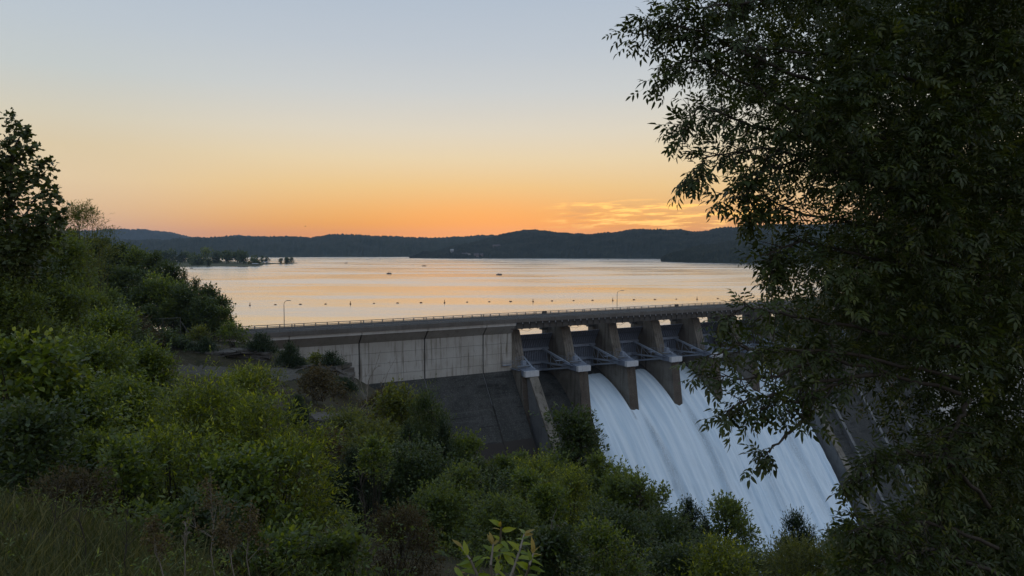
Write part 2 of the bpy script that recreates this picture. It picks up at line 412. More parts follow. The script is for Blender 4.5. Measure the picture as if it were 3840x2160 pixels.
_M = np.zeros((_n + 3, _n + 3)); _M[:_n, :_n] = -_A + np.eye(_n) * 0.02; _M[:_n, _n] = 1; _M[:_n, _n + 1:] = _ctrl[:, :2]; _M[_n:, :_n] = _M[:_n, _n:].T
_wt = np.linalg.solve(_M, np.append(_ctrl[:, 2], [0, 0, 0]))


def vnoise(x, y, s, seed=0):
    """cheap smooth value noise"""
    x = np.asarray(x, float) / s; y = np.asarray(y, float) / s
    i, j = np.floor(x).astype(int), np.floor(y).astype(int); fx, fy = x - i, y - j
    fx = fx * fx * (3 - 2 * fx); fy = fy * fy * (3 - 2 * fy)
    def hsh(a, b):
        v = np.sin(a * 127.1 + b * 311.7 + seed * 74.7) * 43758.5453; return v - np.floor(v)
    return (hsh(i, j) * (1 - fx) + hsh(i + 1, j) * fx) * (1 - fy) + (hsh(i, j + 1) * (1 - fx) + hsh(i + 1, j + 1) * fx) * fy


def terrain(x, y):
    x = np.asarray(x, float); y = np.asarray(y, float); sh = x.shape; xf = x.ravel(); yf = y.ravel()
    d = np.sqrt((xf[:, None] - _ctrl[None, :, 0]) ** 2 + (yf[:, None] - _ctrl[None, :, 1]) ** 2)
    z = -d @ _wt[:_n] + _wt[_n] + _wt[_n + 1] * xf + _wt[_n + 2] * yf
    r = np.sqrt(xf ** 2 + yf ** 2); k = np.clip(r / 60, 0.15, 1)
    z = z + k * ((vnoise(xf, yf, 9, 1) - .5) * 1.5 + (vnoise(xf, yf, 3.2, 2) - .5) * 0.5)
    t, n = TN(xf, yf)
    wet = (t > -86) & (n < -7.5)
    z = np.where(wet, np.minimum(z, -6), z)
    # the limestone bench: a step cut into the slope below the dam end
    return np.maximum(z, -68).reshape(sh)


def T(x, y): return float(terrain(np.array([x]), np.array([y]))[0])


def gridmesh(name, xs, ys, mat, smooth=True):
    gx, gy = np.meshgrid(xs, ys); z = terrain(gx, gy)
    V = np.stack([gx, gy, z], -1).reshape(-1, 3); nx, ny = len(xs), len(ys)
    i = np.arange((ny - 1) * nx).reshape(ny - 1, nx)[:, :-1].ravel()
    F = np.stack([i, i + 1, i + nx + 1, i + nx], 1)
    return npmesh(name, V, F, mat, smooth)


xs = np.concatenate([np.arange(-420, -60, 6), np.arange(-60, -20, 2), np.arange(-20, 20, 0.7), np.arange(20, 60, 2), np.arange(60, 241, 6)])
ys = np.concatenate([np.arange(-60, -8, 4), np.arange(-8, 24, 0.7), np.arange(24, 60, 1.5), np.arange(60, 180, 2), np.arange(180, 481, 6)])
tag(obj('hillside', gridmesh('hillside', xs, ys, M_grd)), kind='structure')
mb = MB(); mb.box(-9000, 9000, -6000, 12000, -75, -69.0)
tag(mb.build('valley_ground', M_for1), kind='structure')
# lake: one sheet upstream of the dam
lk = [W(-84, -12.5, 0), W(420, -12.5, 0), np.array([5200, 2600, 0]), np.array([5200, 8500, 0]), np.array([-6200, 8500, 0]), np.array([-6200, 2000, 0]), np.array([-420, 475, 0]), np.array([-150, 300, 0]), np.array([-95, 185, 0])]
me = bpy.data.meshes.new('lake'); me.from_pydata([tuple(p) for p in lk], [], [tuple(range(len(lk)))]); me.materials.append(M_lake)
tag(obj('lake', me), kind='structure')


# far hills: real ridges rising from the shore, rough with tree crowns
def ridge(name, top, base, dc_add, mat, step=5.0, rows=34, bump_m=4.5, seed=1, back=1.8):
    tx, ty = np.array([p[0] for p in top], float), np.array([p[1] for p in top], float)
    bx, by = np.array([p[0] for p in base], float), np.array([p[1] for p in base], float)
    px = np.arange(tx[0], tx[-1] + step, step)
    db = np.interp(px, bx, by); dc = db + np.interp(px, [p[0] for p in dc_add], [p[1] for p in dc_add])
    sl = (px - 1920) / (FPX * cos(PITCH))
    zc = CH + (935 - np.interp(px, tx, ty)) / FPX * dc
    r = np.random.default_rng(seed)
    u = np.concatenate([np.linspace(0, 1, rows), 1 + np.array([0.12, 0.35, 0.8, 1.4]) * back])
    V = []
    for k in u:
        y = db + (dc - db) * k
        x = sl * y
        prof = math.sin(min(k, 1) * pi / 2) ** 0.9 if k <= 1 else max(0.0, 1 - (k - 1) * 0.55)
        z = zc * prof
        und = (vnoise(x, y, 260, seed) - .5) * 0.34 * zc * math.sin(pi * min(k, 1)) if k < 1 else 0
        cr = (r.random(len(px)) - 0.35) * bump_m * (1.0 if 0.04 < k < 1.2 else 0.1) + (vnoise(x, y, 45, seed + 3) - .5) * bump_m * (1.2 if 0.04 < k < 1.2 else 0)
        if 0.9 < k < 1.2: cr = cr * 0.75
        V.append(np.stack([x, y, np.maximum(z + und + cr, -2.0 if k < 1 else -5) if k > 0 else np.full_like(x, -2.0)], -1))
    V = np.concatenate(V); nx = len(px)
    i = np.arange((len(u) - 1) * nx).reshape(len(u) - 1, nx)[:, :-1].ravel()
    return tag(obj(name, npmesh(name, V, np.stack([i, i + 1, i + nx + 1, i + nx], 1), mat)), kind='structure')


ridge('far_hill', [(-1100, 880), (-600, 862), (-200, 884), (150, 872), (300, 868), (400, 866), (470, 865.5), (560, 867), (620, 868.5), (655, 872), (690, 882), (735, 894), (800, 910), (840, 905), (858, 890), (880, 885), (905, 884), (935, 887), (962, 893), (1000, 915)],
      [(-1100, 5600), (1000, 5600)], [(-1100, 900), (1000, 900)], M_for2, 4, 16, 14, 3)
ridge('blue_hill', [(-1100, 890), (-700, 900), (-300, 892), (100, 905), (300, 895), (420, 899), (470, 903), (560, 905), (640, 903), (700, 898), (740, 894.5), (800, 893), (830, 893.5), (860, 892), (960, 891), (1010, 890), (1100, 890.5), (1170, 894), (1220, 888), (1270, 886), (1350, 889), (1400, 892), (1500, 898), (1560, 899), (1640, 898), (1720, 894), (1780, 889), (1860, 884), (1960, 890), (2100, 920)],
      [(-1100, 2500), (100, 2350), (1000, 2330), (2100, 2600)], [(-1100, 900), (100, 900), (1000, 1150), (2100, 1200)], M_for2, 4, 30, 11, 5)
ridge('wooded_hill', [(1536, 967), (1560, 957), (1600, 948), (1640, 942), (1690, 930), (1740, 918), (1800, 905), (1850, 891), (1890, 876), (1935, 868), (1960, 866), (2010, 865), (2060, 872), (2090, 877), (2130, 877), (2180, 882), (2210, 885), (2290, 880), (2340, 872), (2370, 867), (2450, 864), (2500, 865), (2560, 869), (2600, 873), (2650, 869), (2700, 860), (2760, 858), (2800, 854), (2850, 852), (2900, 848), (3100, 850), (3400, 840), (3900, 850)],
      [(1536, 2110), (1700, 2060), (2300, 1990), (2480, 1960), (3900, 1960)], [(1536, 20), (1620, 180), (1750, 420), (1900, 700), (3900, 750)], M_for1, 3.5, 44, 8.0, 7)
ridge('near_headland', [(2476, 979), (2500, 965), (2540, 950), (2600, 932), (2680, 918), (2760, 905), (2850, 892), (2950, 880), (3100, 870), (3400, 860), (3900, 850)],
      [(2476, 1540), (2520, 1460), (2600, 1400), (2830, 1290), (3900, 1200)], [(2476, 30), (2560, 160), (2700, 300), (3900, 420)], M_for1, 3.5, 34, 7.5, 9)

# dock rails etc. come later; peninsula: low grassy spit with park trees
pp = [(150, 880), (560, 880), (640, 900), (700, 1000), (820, 1060), (900, 1075), (960, 1130), (1000, 1200), (1060, 1370), (1110, 1395)]


# ------------------------------------------------------------------ haze
def haze():
    mb = MB(); mb.box(-7000, 7000, -200, 9500, -76.5, 240)
    m = bpy.data.materials.new('haze_air'); m.use_nodes = True; m.node_tree.nodes.clear(); n = NT(m.node_tree)
    v = n.n('ShaderNodeVolumePrincipled'); v.inputs['Color'].default_value = (0.52, 0.70, 1.0, 1); v.inputs['Density'].default_value = 4.3e-5
    v.inputs['Anisotropy'].default_value = 0.0
    o = n.n('ShaderNodeOutputMaterial'); n.l(v.outputs[0], o.inputs['Volume'])
    tag(mb.build('haze', m), kind='stuff')


haze()


# ================================================================== the dam
PITCHB, PW, NB = 16.46, 3.0, 10
def ogee(x, k): return k * max(x, 0.0) ** 1.85
def prof_curve(k, zc, nc, n_end, steps=26, slope=1.49):
    """spillway crest curve in (n, z), then a straight 1:0.67 chute"""
    xt = (slope / (1.85 * k)) ** (1 / 0.85); out = []
    for n_ in np.linspace(nc, n_end, steps):
        x = n_ - nc
        out.append((n_, zc - ogee(x, k) if x < xt else zc - ogee(xt, k) - (x - xt) * slope))
    return out


dam = empty('dam', OO, DROT, 'long grey concrete gravity dam with gated spillway holding back the lake', 'dam')


def part(mbld, name, mat, parent=None): return mbld.build(name, mat, parent or dam)


# non-overflow wall left of the gates: monoliths of stacked lifts, joints recessed
NW = -6.2
core = MB()
core.prism([(-(NW - 0.5), 2.9), (4.9, 5.25), (4.9, 6.1), (12.5, 6.1), (12.5, -70), (-38.0, -70), (-(NW - 0.45), -6.7)], -86, -4.4)
part(core, 'wall_core', M_jnt)
blocks = [(-86.0, -78.9), (-78.6, -62.45), (-62.1, -45.95), (-45.6, -29.4), (-29.05, -13.2), (-12.85, -4.55)]
lifts = [(3.12, 0.62), (0.56, -1.97), (-2.03, -4.57), (-4.63, -6.6)]
for bi, (t0, t1) in enumerate(blocks):
    blk = MB(); blk.prism([(-(NW - .02), 3.14), (-(-4.35), 5.28), (-(-4.35) + .6, 5.28), (-(NW - .4), 3.14)][::-1], t0, t1)
    b = part(blk, 'wall_block', M_corbel)
    for li, (za, zb) in enumerate(lifts):
        q = MB(); j = 0.012 * ((bi * 3 + li * 5) % 4)
        q.box(t0, t1, -(NW + j), -(NW - 0.48), zb, za); obj('concrete_lift', q.mesh('concrete_lift', M_wall), b)
    q = MB(); q.prism([(-NW, -6.62), (-(NW - .4), -6.62), (-(NW + 22.0) - .5, -6.62 - 33.0), (-(NW + 22.2), -6.62 - 33.0)], t0, t1)
    obj('lower_slope', q.mesh('lower_slope', M_dark), b)
q = MB()
for t0, t1 in blocks: q.box(t0 - .1, t1 + .1, 4.15, 5.2, 5.30, 6.08)
part(q, 'parapet_band', M_band)
for t0, t1 in blocks[1:]:                    # pale leached joint running down the dark slope
    q = MB(); q.prism([(-(NW - .35), -6.7), (-(NW - .2), -6.7), (-(NW + 22.3), -40.2), (-(NW + 22.0), -40.2)], t0 - 0.36, t0 - 0.02); part(q, 'slope_joint', M_train)
# right-hand non-overflow part beyond the spillway
q = MB(); q.prism([(-NW, 6.0), (12, 6.0), (12, -70), (-36, -70), (-NW, -6.6)], NB * PITCHB, 330); part(q, 'right_wall', M_wall)

# spillway body, one bay at a time, and its piers
oc = prof_curve(0.070, -9.7, -17.2, 32.0)
for k in range(NB):
    q = MB(); q.prism([(-n_, z_) for n_, z_ in oc] + [(-32, -72), (20, -72), (20, -9.7)], k * PITCHB + 0.01, (k + 1) * PITCHB - 0.01)
    part(q, 'spillway_bay', M_dark)
for k in range(NB + 1):
    t1 = k * PITCHB; wd = 4.5 if k == 0 else PW
    q = MB()
    q.prism([(19.5, 3.5), (9.8, 3.5), (6.75, -5.9), (1.75, -6.0), (1.25, -7.9), (-1.15, -24), (-1.7, -30), (19.5, -30)], t1 - wd, t1)
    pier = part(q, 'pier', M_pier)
    q = MB(); q.box(t1 - wd + .3, t1 - .4, 10.2, 12.4, 3.5, 4.26);
    obj('bridge_seat', q.mesh('bridge_seat', M_pier), pier)
    # recessed slots and stains run down the pier nose: shallow ribs
    q = MB()
    for dx in (0.75, 1.5, 2.2): q.prism([(9.78, 3.3), (9.72, 3.3), (6.68, -5.8), (6.74, -5.8)], t1 - dx - .07, t1 - dx + .07)
    obj('nose_rib', q.mesh('nose_rib', M_fascia), pier)
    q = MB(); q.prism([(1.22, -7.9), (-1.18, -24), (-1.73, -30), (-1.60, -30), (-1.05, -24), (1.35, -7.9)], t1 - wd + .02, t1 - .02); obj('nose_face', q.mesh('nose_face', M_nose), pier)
    # trunnion platform with pale panels, brackets and railings
    pl = MB(); pl.box(t1 - 5.0, t1 + .15, 1.9, 6.2, -6.18, -6.02); pl.box(t1 - 4.3, t1 - .2, -.3, 2.2, -6.24, -6.1)
    for tt in (t1 - 1.1, t1 - 2.9): pl.box(tt - .12, tt + .12, -.2, 1.4, -7.75, -7.5)
    plat = part(pl, 'trunnion_platform', M_skin)
    for a, b_ in ((-4.45, -3.1), (-3.04, -1.7), (-1.64, -.35)):
        q = MB(); q.box(t1 + a, t1 + b_, -.55, 0.4, -7.5, -6.05); obj('panel', q.mesh('panel', M_box), plat)
    q = MB(); q.prism([(0.4, -6.1), (3.4, -5.6), (3.4, -7.4), (0.4, -7.45)], t1 - 4.4, t1 - .4); obj('girder_housing', q.mesh('girder_housing', M_skin), plat)
    rl = MB()
    def fence(pts, z, hgt=1.1):
        for (ta, na), (tb, nb_) in zip(pts[:-1], pts[1:]):
            for hh in (hgt, hgt * .66, hgt * .33): rl.bar((ta, -na, z + hh), (tb, -nb_, z + hh), .024)
            L = math.hypot(tb - ta, nb_ - na); m_ = max(1, int(L / 1.3))
            for i in range(m_ + 1):
                f = i / m_; rl.bar((ta + (tb - ta) * f, -(na + (nb_ - na) * f), z), (ta + (tb - ta) * f, -(na + (nb_ - na) * f), z + hgt), .03)
    fence([(t1 - 4.4, -2.0), (t1 - 4.4, .45), (t1 - .4, .45), (t1 - .4, -2.0)], -6.05)
    fence([(t1 - 7.6, -6.0), (t1 - 5.0, -6.0), (t1 - 5.0, -2.0), (t1 - 1.2, -2.0)], -5.0)
    fence([(t1 - 4.4, -4.4), (t1 - 2.0, -4.4)], -3.9, 1.0)
    rl.box(t1 - 7.6, t1 - 5.0, 5.2, 6.1, -5.1, -5.0); rl.box(t1 - 5, t1 - 1.2, 2.0, 2.9, -5.1, -5.0)
    rl.box(t1 - 3.0, t1 - 1.9, 3.2, 4.2, -5.0, -3.9); rl.bar((t1 - 1.4, .3, -6), (t1 - 1.4, 2.2, -5), .05); rl.bar((t1 - 2.4, 4.3, -5), (t1 - 2.4, 4.3, -2.6), .05)
    obj('railing', rl.mesh('railing', M_steel), plat)
# training walls that flank the wet chute
for t0, dzw in ((-3.0, 0), (6 * PITCHB - 0.6, -5.0)):
    q = MB(); q.prism([(-0.2, -7.7 + dzw), (-33, -7.7 + dzw - 32.8 * 1.47), (-38, -72), (3, -72), (3, -7.7 + dzw)], t0, t0 + 2.3); tw = part(q, 'training_wall', M_train)
    q = MB(); q.prism([(-0.3, -7.55 + dzw), (-33.1, -7.55 + dzw - 32.8 * 1.47), (-32.9, -7.75 + dzw - 32.8 * 1.47), (0.2, -7.75 + dzw)], t0 - .15, t0 + 2.45); obj('coping', q.mesh('coping', M_pier), tw)
# low buttress lines on the dry bays right of the water
for t0 in (7 * PITCHB - 1.5, 8 * PITCHB - 1.5, 9 * PITCHB - 1.5, 10 * PITCHB - 1.5):
    q = MB(); q.prism([(0, -21), (-31, -21 - 31 * 1.49), (-32, -72), (0, -60)], t0, t0 + 1.2); part(q, 'chute_rib', M_train)

# bridge over the gates
q = MB(); q.box(-92, 330, 3.95, 12.05, 6.35, 7.02); part(q, 'bridge_slab', M_fascia)
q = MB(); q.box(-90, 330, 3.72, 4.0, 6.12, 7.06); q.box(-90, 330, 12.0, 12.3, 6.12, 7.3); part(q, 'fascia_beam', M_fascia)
for nn in (5.1, 8.0, 11.2):
    q = MB(); q.box(-5.4, NB * PITCHB, nn - .03, nn + .03, 4.3, 6.33); q.box(-5.4, NB * PITCHB, nn - .22, nn + .22, 4.26, 4.31); part(q, 'bridge_girder', M_girder)
stb = MB(); stb.prism([(4.70, 6.1), (5.05, 6.1), (5.05, 4.36), (4.98, 4.36)], -.02, .02); stm = stb.mesh('stiffener', M_girder)
drm = MB(); drm.box(-.07, .07, 3.9, 4.04, 5.66, 6.12); drm = drm.mesh('scupper', M_box)
t = -4.6
while t < 118:
    o = obj('stiffener', stm, dam, (t + .9, 0, 0)); o = obj('scupper', drm, dam, (t, 0, 0)); t += 2.06
xb = MB()
for k in range(0, NB):
    for i in range(8): xb.box(k * PITCHB + i * 2.06 - .06, k * PITCHB + i * 2.06 + .06, 5.2, 11.1, 5.2, 5.9)
part(xb, 'cross_beam', M_girder)
# service catwalk upstream of the gates, seen black against the lake in the gate windows
cw = MB(); cw.box(-5, NB * PITCHB, 14.8, 15.6, 3.02, 3.14)
for k in range(NB):
    a = k * PITCHB
    for i in range(9): cw.box(a + .5 + i * 1.55, a + .62 + i * 1.55, 14.9, 15.0, 3.1, 4.2)
    for i in range(5): cw.box(a + 1 + i * 2.6, a + 1.5 + i * 2.6, 14.85, 15.0, 2.84, 3.04)
    cw.box(a, a + PITCHB, 14.9, 15.0, 3.68, 3.75)
    cw.bar((a + 2.2, 14.9, 2.95), (a + 5.8, 14.9, 2.25), .05); cw.bar((a + 5.8, 14.9, 2.25), (a + 7.6, 14.9, 3.0), .05)
    cw.bar((a + 9, 14.9, 3.0), (a + 11, 14.9, 2.3), .05); cw.bar((a + 11, 14.9, 2.3), (a + 12.6, 14.9, 3.0), .05)
part(cw, 'service_catwalk', M_girder)
for k in range(NB):
    q = MB(); q.box(k * PITCHB + 11.2, k * PITCHB + 13.2, 16.2, 17.4, 2.2, 3.4); part(q, 'hoist_box', M_girder)

# road on the deck
q = MB(); q.box(-140, 330, 4.55, 11.45, 7.024, 7.03); q.v = [tuple(OO + np.array([x * cos(DROT) - y * sin(DROT), x * sin(DROT) + y * cos(DROT), z])) for x, y, z in q.v]
tag(q.build('road', M_asph), kind='structure')
q = MB()
for a in (7.9, 8.15): q.box(-140, 330, a - .05, a + .05, 7.034, 7.036)
q.v = [tuple(OO + np.array([x * cos(DROT) - y * sin(DROT), x * sin(DROT) + y * cos(DROT), z])) for x, y, z in q.v]
tag(q.build('road_marking', M_line), kind='structure')

# two guard rails with posts
post = MB(); post.box(-.11, .11, -.07, .07, 0, .92); post = post.mesh('post', M_rail)
for nn, t0, t1, lab in ((-4.02, -84.0, 190, 'near guard rail of the bridge road, grey two-bar metal over the dam face'),
                        (-12.15, -90.0, 190, 'far guard rail of the bridge road, dark against the bright lake')):
    g = empty('guard_rail', OO, DROT, lab, 'guard rail', 'guard rails along the dam road')
    for zz in (7.88, 7.48):
        q = MB(); q.box(t0, t1, -nn - .055, -nn + .055, zz - .075, zz + .075); obj('rail', q.mesh('rail', M_rail), g)
    q = t0 + .2; i = 0
    while q < 170:
        obj('post', post, g, (q, -nn, 7.0)); i += 1
        q += 2.74
        if i % 6 == 0: obj('post', post, g, (q - 2.1, -nn, 7.0))

# ------------------------------------------------------------------ tainter gates
HUBN, HUBZ, GR = -4.0, -6.7, 13.0
def arcpt(z, r=GR): return HUBN - math.sqrt(max(r * r - (z - HUBZ) ** 2, 0))
gate_lab = ['grey radial spillway gate in the first bay from the left wall, dry chute below', 'grey radial spillway gate in the second bay, above the leftmost white water stream',
            'grey radial spillway gate in the third bay, two bays right of the dry one', 'grey radial spillway gate in the fourth bay, just left of the overhanging leaves',
            'grey radial spillway gate in the fifth bay, partly behind the leafy branch tip', 'grey radial spillway gate in the sixth bay, mostly behind the leafy tree', 'grey radial spillway gate in the seventh bay, hidden behind the dense tree']


def make_gate():
    g = empty('spillway_gate', OO, DROT)
    Wd = PITCHB - PW
    zs = np.linspace(-9.4, 1.4, 15)
    sk = MB()
    for a, b_ in zip(zs[:-1], zs[1:]):
        sk.prism([(-arcpt(a), a), (-arcpt(b_), b_), (-arcpt(b_) + .06, b_), (-arcpt(a) + .06, a)], .12, Wd - .12)
    sk.box(.1, Wd - .1, -arcpt(1.4) - .45, -arcpt(1.4) + .1, 1.36, 1.5); sk.build('skin_plate', M_skin, g)
    rb = MB()
    for a, b_ in zip(zs[:-1], zs[1:]):
        rb.prism([(-arcpt(a, GR - .34), a), (-arcpt(b_, GR - .34), b_), (-arcpt(b_) - .005, b_), (-arcpt(a) - .005, a)], -.035, .035)
        rb.prism([(-arcpt(a, GR - .38), a), (-arcpt(b_, GR - .38), b_), (-arcpt(b_, GR - .34), b_), (-arcpt(a, GR - .34), a)], -.16, .16)
    rbm = rb.mesh('rib', M_steel)
    nr = 17
    for i in range(nr): obj('rib', rbm, g, (.35 + (Wd - .7) * i / (nr - 1), 0, 0))
    for z_ in (-2.9, -6.9, -9.0):
        q = MB(); n_ = arcpt(z_, GR - .4); q.box(.5, Wd - .5, -n_ - .95, -n_, z_ - .32, z_ - .24); q.box(.5, Wd - .5, -n_ - .95, -n_, z_ + .24, z_ + .32); q.box(.5, Wd - .5, -n_ - .12, -n_ - .02, z_ - .3, z_ + .3); q.box(.5, Wd - .5, -n_ - .99, -n_ - .93, z_ - .36, z_ + .36)
        for tt in np.arange(.9, Wd - .5, 1.5): q.box(tt - .03, tt + .03, -n_ - .94, -n_, z_ - .25, z_ + .25)
        q.build('girder', M_steel, g)
    for sd in (0, 1):
        te = 2.6 if sd == 0 else Wd - 2.6; th = .55 if sd == 0 else Wd - .55; ends = []
        for z_ in (-2.9, -6.9, -9.0):
            q = MB(); n_ = arcpt(z_, GR - 1.2); q.bar((te, -n_, z_), (th, -HUBN - .4, HUBZ + (z_ + 6.5) * .08), .36 if z_ > -4 else .30); q.build('strut', M_strut, g); ends.append((n_, z_))
        q = MB()
        def on(e, f): return (te + (th - te) * f, -(e[0] + (HUBN + .4 - e[0]) * f), e[1] + (HUBZ - e[1]) * f)
        for f in (.3, .6): q.bar(on(ends[0], f), on(ends[1], f), .10)
        for f in (.25, .55): q.bar(on(ends[1], f), on(ends[2], f + .2), .07); q.bar(on(ends[1], f), on(ends[0], f * .4), .06)
        for f in (.3,): q.bar(on(ends[1], f), on(ends[2], f), .06)
        q.build('brace', M_strut, g)
        q = MB(); q.bar((th - .5, -HUBN, HUBZ), (th + .5, -HUBN, HUBZ), .75, k=10); q.box(th - .35, th + .35, -HUBN - .2, -HUBN + 1.3, HUBZ - .7, HUBZ + .75); q.build('hub', M_strut, g)
    # cross bracing between the arms
    q = MB(); n_ = arcpt(-2.9, GR - 1.2); m_ = arcpt(-6.9, GR - 1.2)
    q.bar((2.6, -n_, -2.9), (Wd - 2.6, -m_, -6.9), .05); q.bar((2.6, -m_, -6.9), (Wd - 2.6, -n_, -2.9), .05); q.build('cross_tie', M_steel, g)
    return g


def copy_thing(o):
    c = o.copy(); COL.objects.link(c)
    for ch in o.children:
        d = ch.copy(); COL.objects.link(d); d.parent = c
        for gc in ch.children:
            e = gc.copy(); COL.objects.link(e); e.parent = d
    return c


g0 = make_gate()
for k in range(7):
    g = g0 if k == 0 else copy_thing(g0)
    g.location = tuple(OO + DD * (k * PITCHB))
    tag(g, gate_lab[k], 'sluice gate', 'radial gates between the spillway piers')

# ------------------------------------------------------------------ spillway water: six open bays running together down the chute
def water():
    r = np.random.default_rng(5)
    tg = np.arange(PITCHB - .02, 6 * PITCHB - 0.4, .28); kk = 0.0425; n0, z0 = -17.2, -10.3
    ng = np.concatenate([np.linspace(-13.0, 2, 26), np.linspace(2.5, 31.5, 60)])
    xt = (1.49 / (1.85 * kk)) ** (1 / .85)
    x = ng - n0
    zz = np.where(x < xt, z0 - kk * np.maximum(x, 0) ** 1.85, z0 - kk * xt ** 1.85 - (x - xt) * 1.49)
    dz = np.gradient(zz, ng); s = np.concatenate([[0], np.cumsum(np.hypot(np.diff(ng), np.diff(zz)))])
    nrm = np.stack([-dz, np.ones_like(dz)], 1); nrm /= np.linalg.norm(nrm, axis=1)[:, None]        # (n, z) outward
    Tg, Sg = np.meshgrid(tg, s)
    ph = ((tg + PW / 2) % PITCHB); dist = np.minimum(ph, PITCHB - ph)                                  # distance from a pier centre line
    after = np.clip((ng - 1.0) / 6, 0, 1)
    wid = 0.9 + 1.6 * np.clip((ng - 1) / 14, 0, 1)
    groove = np.exp(-(dist[None, :] / wid[:, None]) ** 2) * after[:, None] * (1.7 * np.exp(-np.clip(ng - 3, 0, 99) / 22))[:, None]
    edge = np.exp(-(np.maximum(dist - 1.5, 0) / .5) ** 2)[None, :] * (1 - after)[:, None] * 0.55
    lowr = ((vnoise(Tg, Sg * .05, 2.2, 11) - .5) * 1.0 + (vnoise(Tg, Sg * .12, .8, 12) - .5) * .40) * np.clip(Sg / 12, .1, 1)
    far = np.clip((s - 22) / 22, 0, 1)[:, None]
    lowr = lowr + far * ((vnoise(Tg, Sg * .35, .9, 13) - .5) * .5)
    off = lowr - groove - edge
    redge = np.exp(-((tg[-1] - tg) / 1.6))[None, :] * 2.2; off = off - redge
    left = np.exp(-((tg - tg[0]) / 2.5))[None, :]
    sp = np.clip((ng - 0.5) / 14, 0, 1.6)[:, None]
    Tg = Tg - left * 4.2 * sp - redge * 1.1 * sp; off = off - left * .8 * np.clip(sp, 0, 1)
    N_ = ng[:, None] + nrm[:, 0:1] * off; Zz = zz[:, None] + nrm[:, 1:2] * off
    V = OO + Tg[..., None] * DD + N_[..., None] * NN + Zz[..., None] * np.array([0, 0, 1.0])
    seam_shade = np.exp(-((ph[None, :] - PW * .5 - .35 - .9 * np.clip((ng - 1) / 20, 0, 1)[:, None]) / (.55 + 1.3 * np.clip((ng - 1) / 20, 0, 1)[:, None])) ** 2) * after[:, None] * np.exp(-np.clip(ng - 5, 0, 99) / 16)[:, None]  # shade of the wake grooves behind the piers, put into the tint
    along = np.exp(-((PITCHB - PW / 2 - ph) / .55) ** 2)[None, :] * (ng < 3)[:, None] * np.clip((ng + 12) / 5, 0, 1)[:, None]
    lip = np.clip((-9.5 - ng) / 3.0, 0, 1)[:, None] * np.ones_like(Tg)
    tint = np.clip(np.maximum(np.maximum(seam_shade * .95, along * 1.0), lip * .9), 0, 1)
    nx = len(tg); i = np.arange((len(ng) - 1) * nx).reshape(len(ng) - 1, nx)[:, :-1].ravel()
    F = np.stack([i, i + 1, i + nx + 1, i + nx], 1)
    uvs = np.stack([Tg.ravel(), Sg.ravel()], 1)
    me = npmesh('spillway_water', V.reshape(-1, 3), F, M_foam, True, tint.ravel(), uvs)
    tag(obj('spillway_water', me), kind='structure')
    # churned pool at the foot
    tx = np.arange(-30, 200, 1.5); nn = np.arange(28, 130, 1.5); Tg, Ng = np.meshgrid(tx, nn)
    z = -60.5 - np.clip((Ng - 28) / 20, 0, 1) * 4.5 + (vnoise(Tg, Ng, 7, 21) - .5) * 2.6 + (vnoise(Tg, Ng, 2.5, 22) - .5) * 1.3
    V = OO + Tg[..., None] * DD + Ng[..., None] * NN + z[..., None] * np.array([0, 0, 1.0]); nx = len(tx)
    i = np.arange((len(nn) - 1) * nx).reshape(len(nn) - 1, nx)[:, :-1].ravel(); F = np.stack([i, i + 1, i + nx + 1, i + nx], 1)
    me = npmesh('river_water', V.reshape(-1, 3), F, M_foam, True, np.zeros(V.reshape(-1, 3).shape[0]), np.stack([Tg.ravel(), Ng.ravel()], 1))
    tag(obj('river_water', me), kind='structure')


water()

# ------------------------------------------------------------------ powerhouse at the right foot of the dam
ph = empty('powerhouse', W(188, 40, -66), DROT, 'flat-roofed pale powerhouse at the foot of the dam, seen through leaves at right', 'building')
q = MB(); q.box(-2, 110, -28, 10, 0, 25); q.build('wall', M_train, ph)
q = MB(); q.box(-3, 111, -29, 11, 25.02, 26.2); q.build('roof', M_band, ph)
wm = MB(); wm.box(-1.1, 1.1, -28.15, -28.01, 8, 20); wm = wm.mesh('window', M_glass)
for i in range(14): obj('window', wm, ph, (4 + i * 5.2, 0, 0))
wm2 = MB(); wm2.box(-2.16, -2.01, -1.1, 1.1, 8, 20); wm2 = wm2.mesh('window', M_glass)
for i in range(5): obj('window', wm2, ph, (0, -24 + i * 6.5, 0))
q = MB(); q.box(20, 60, -10, 4, 26.2, 31); q.build('roof_house', M_white, ph)
q = MB(); q.box(-16, -2.2, -26, -25.2, 14.6, 15.2); q.box(-16, -2.2, -12, -11.2, 14.6, 15.2)
for tt in (-15.5, -10, -5): q.box(tt, tt + .5, -25.9, -25.4, 0, 14.6); q.box(tt, tt + .5, -11.9, -11.4, 0, 14.6)
q.box(-16.4, -2.2, -26.5, -11, 15.2, 15.7); q.build('gantry_deck', M_steel, ph)

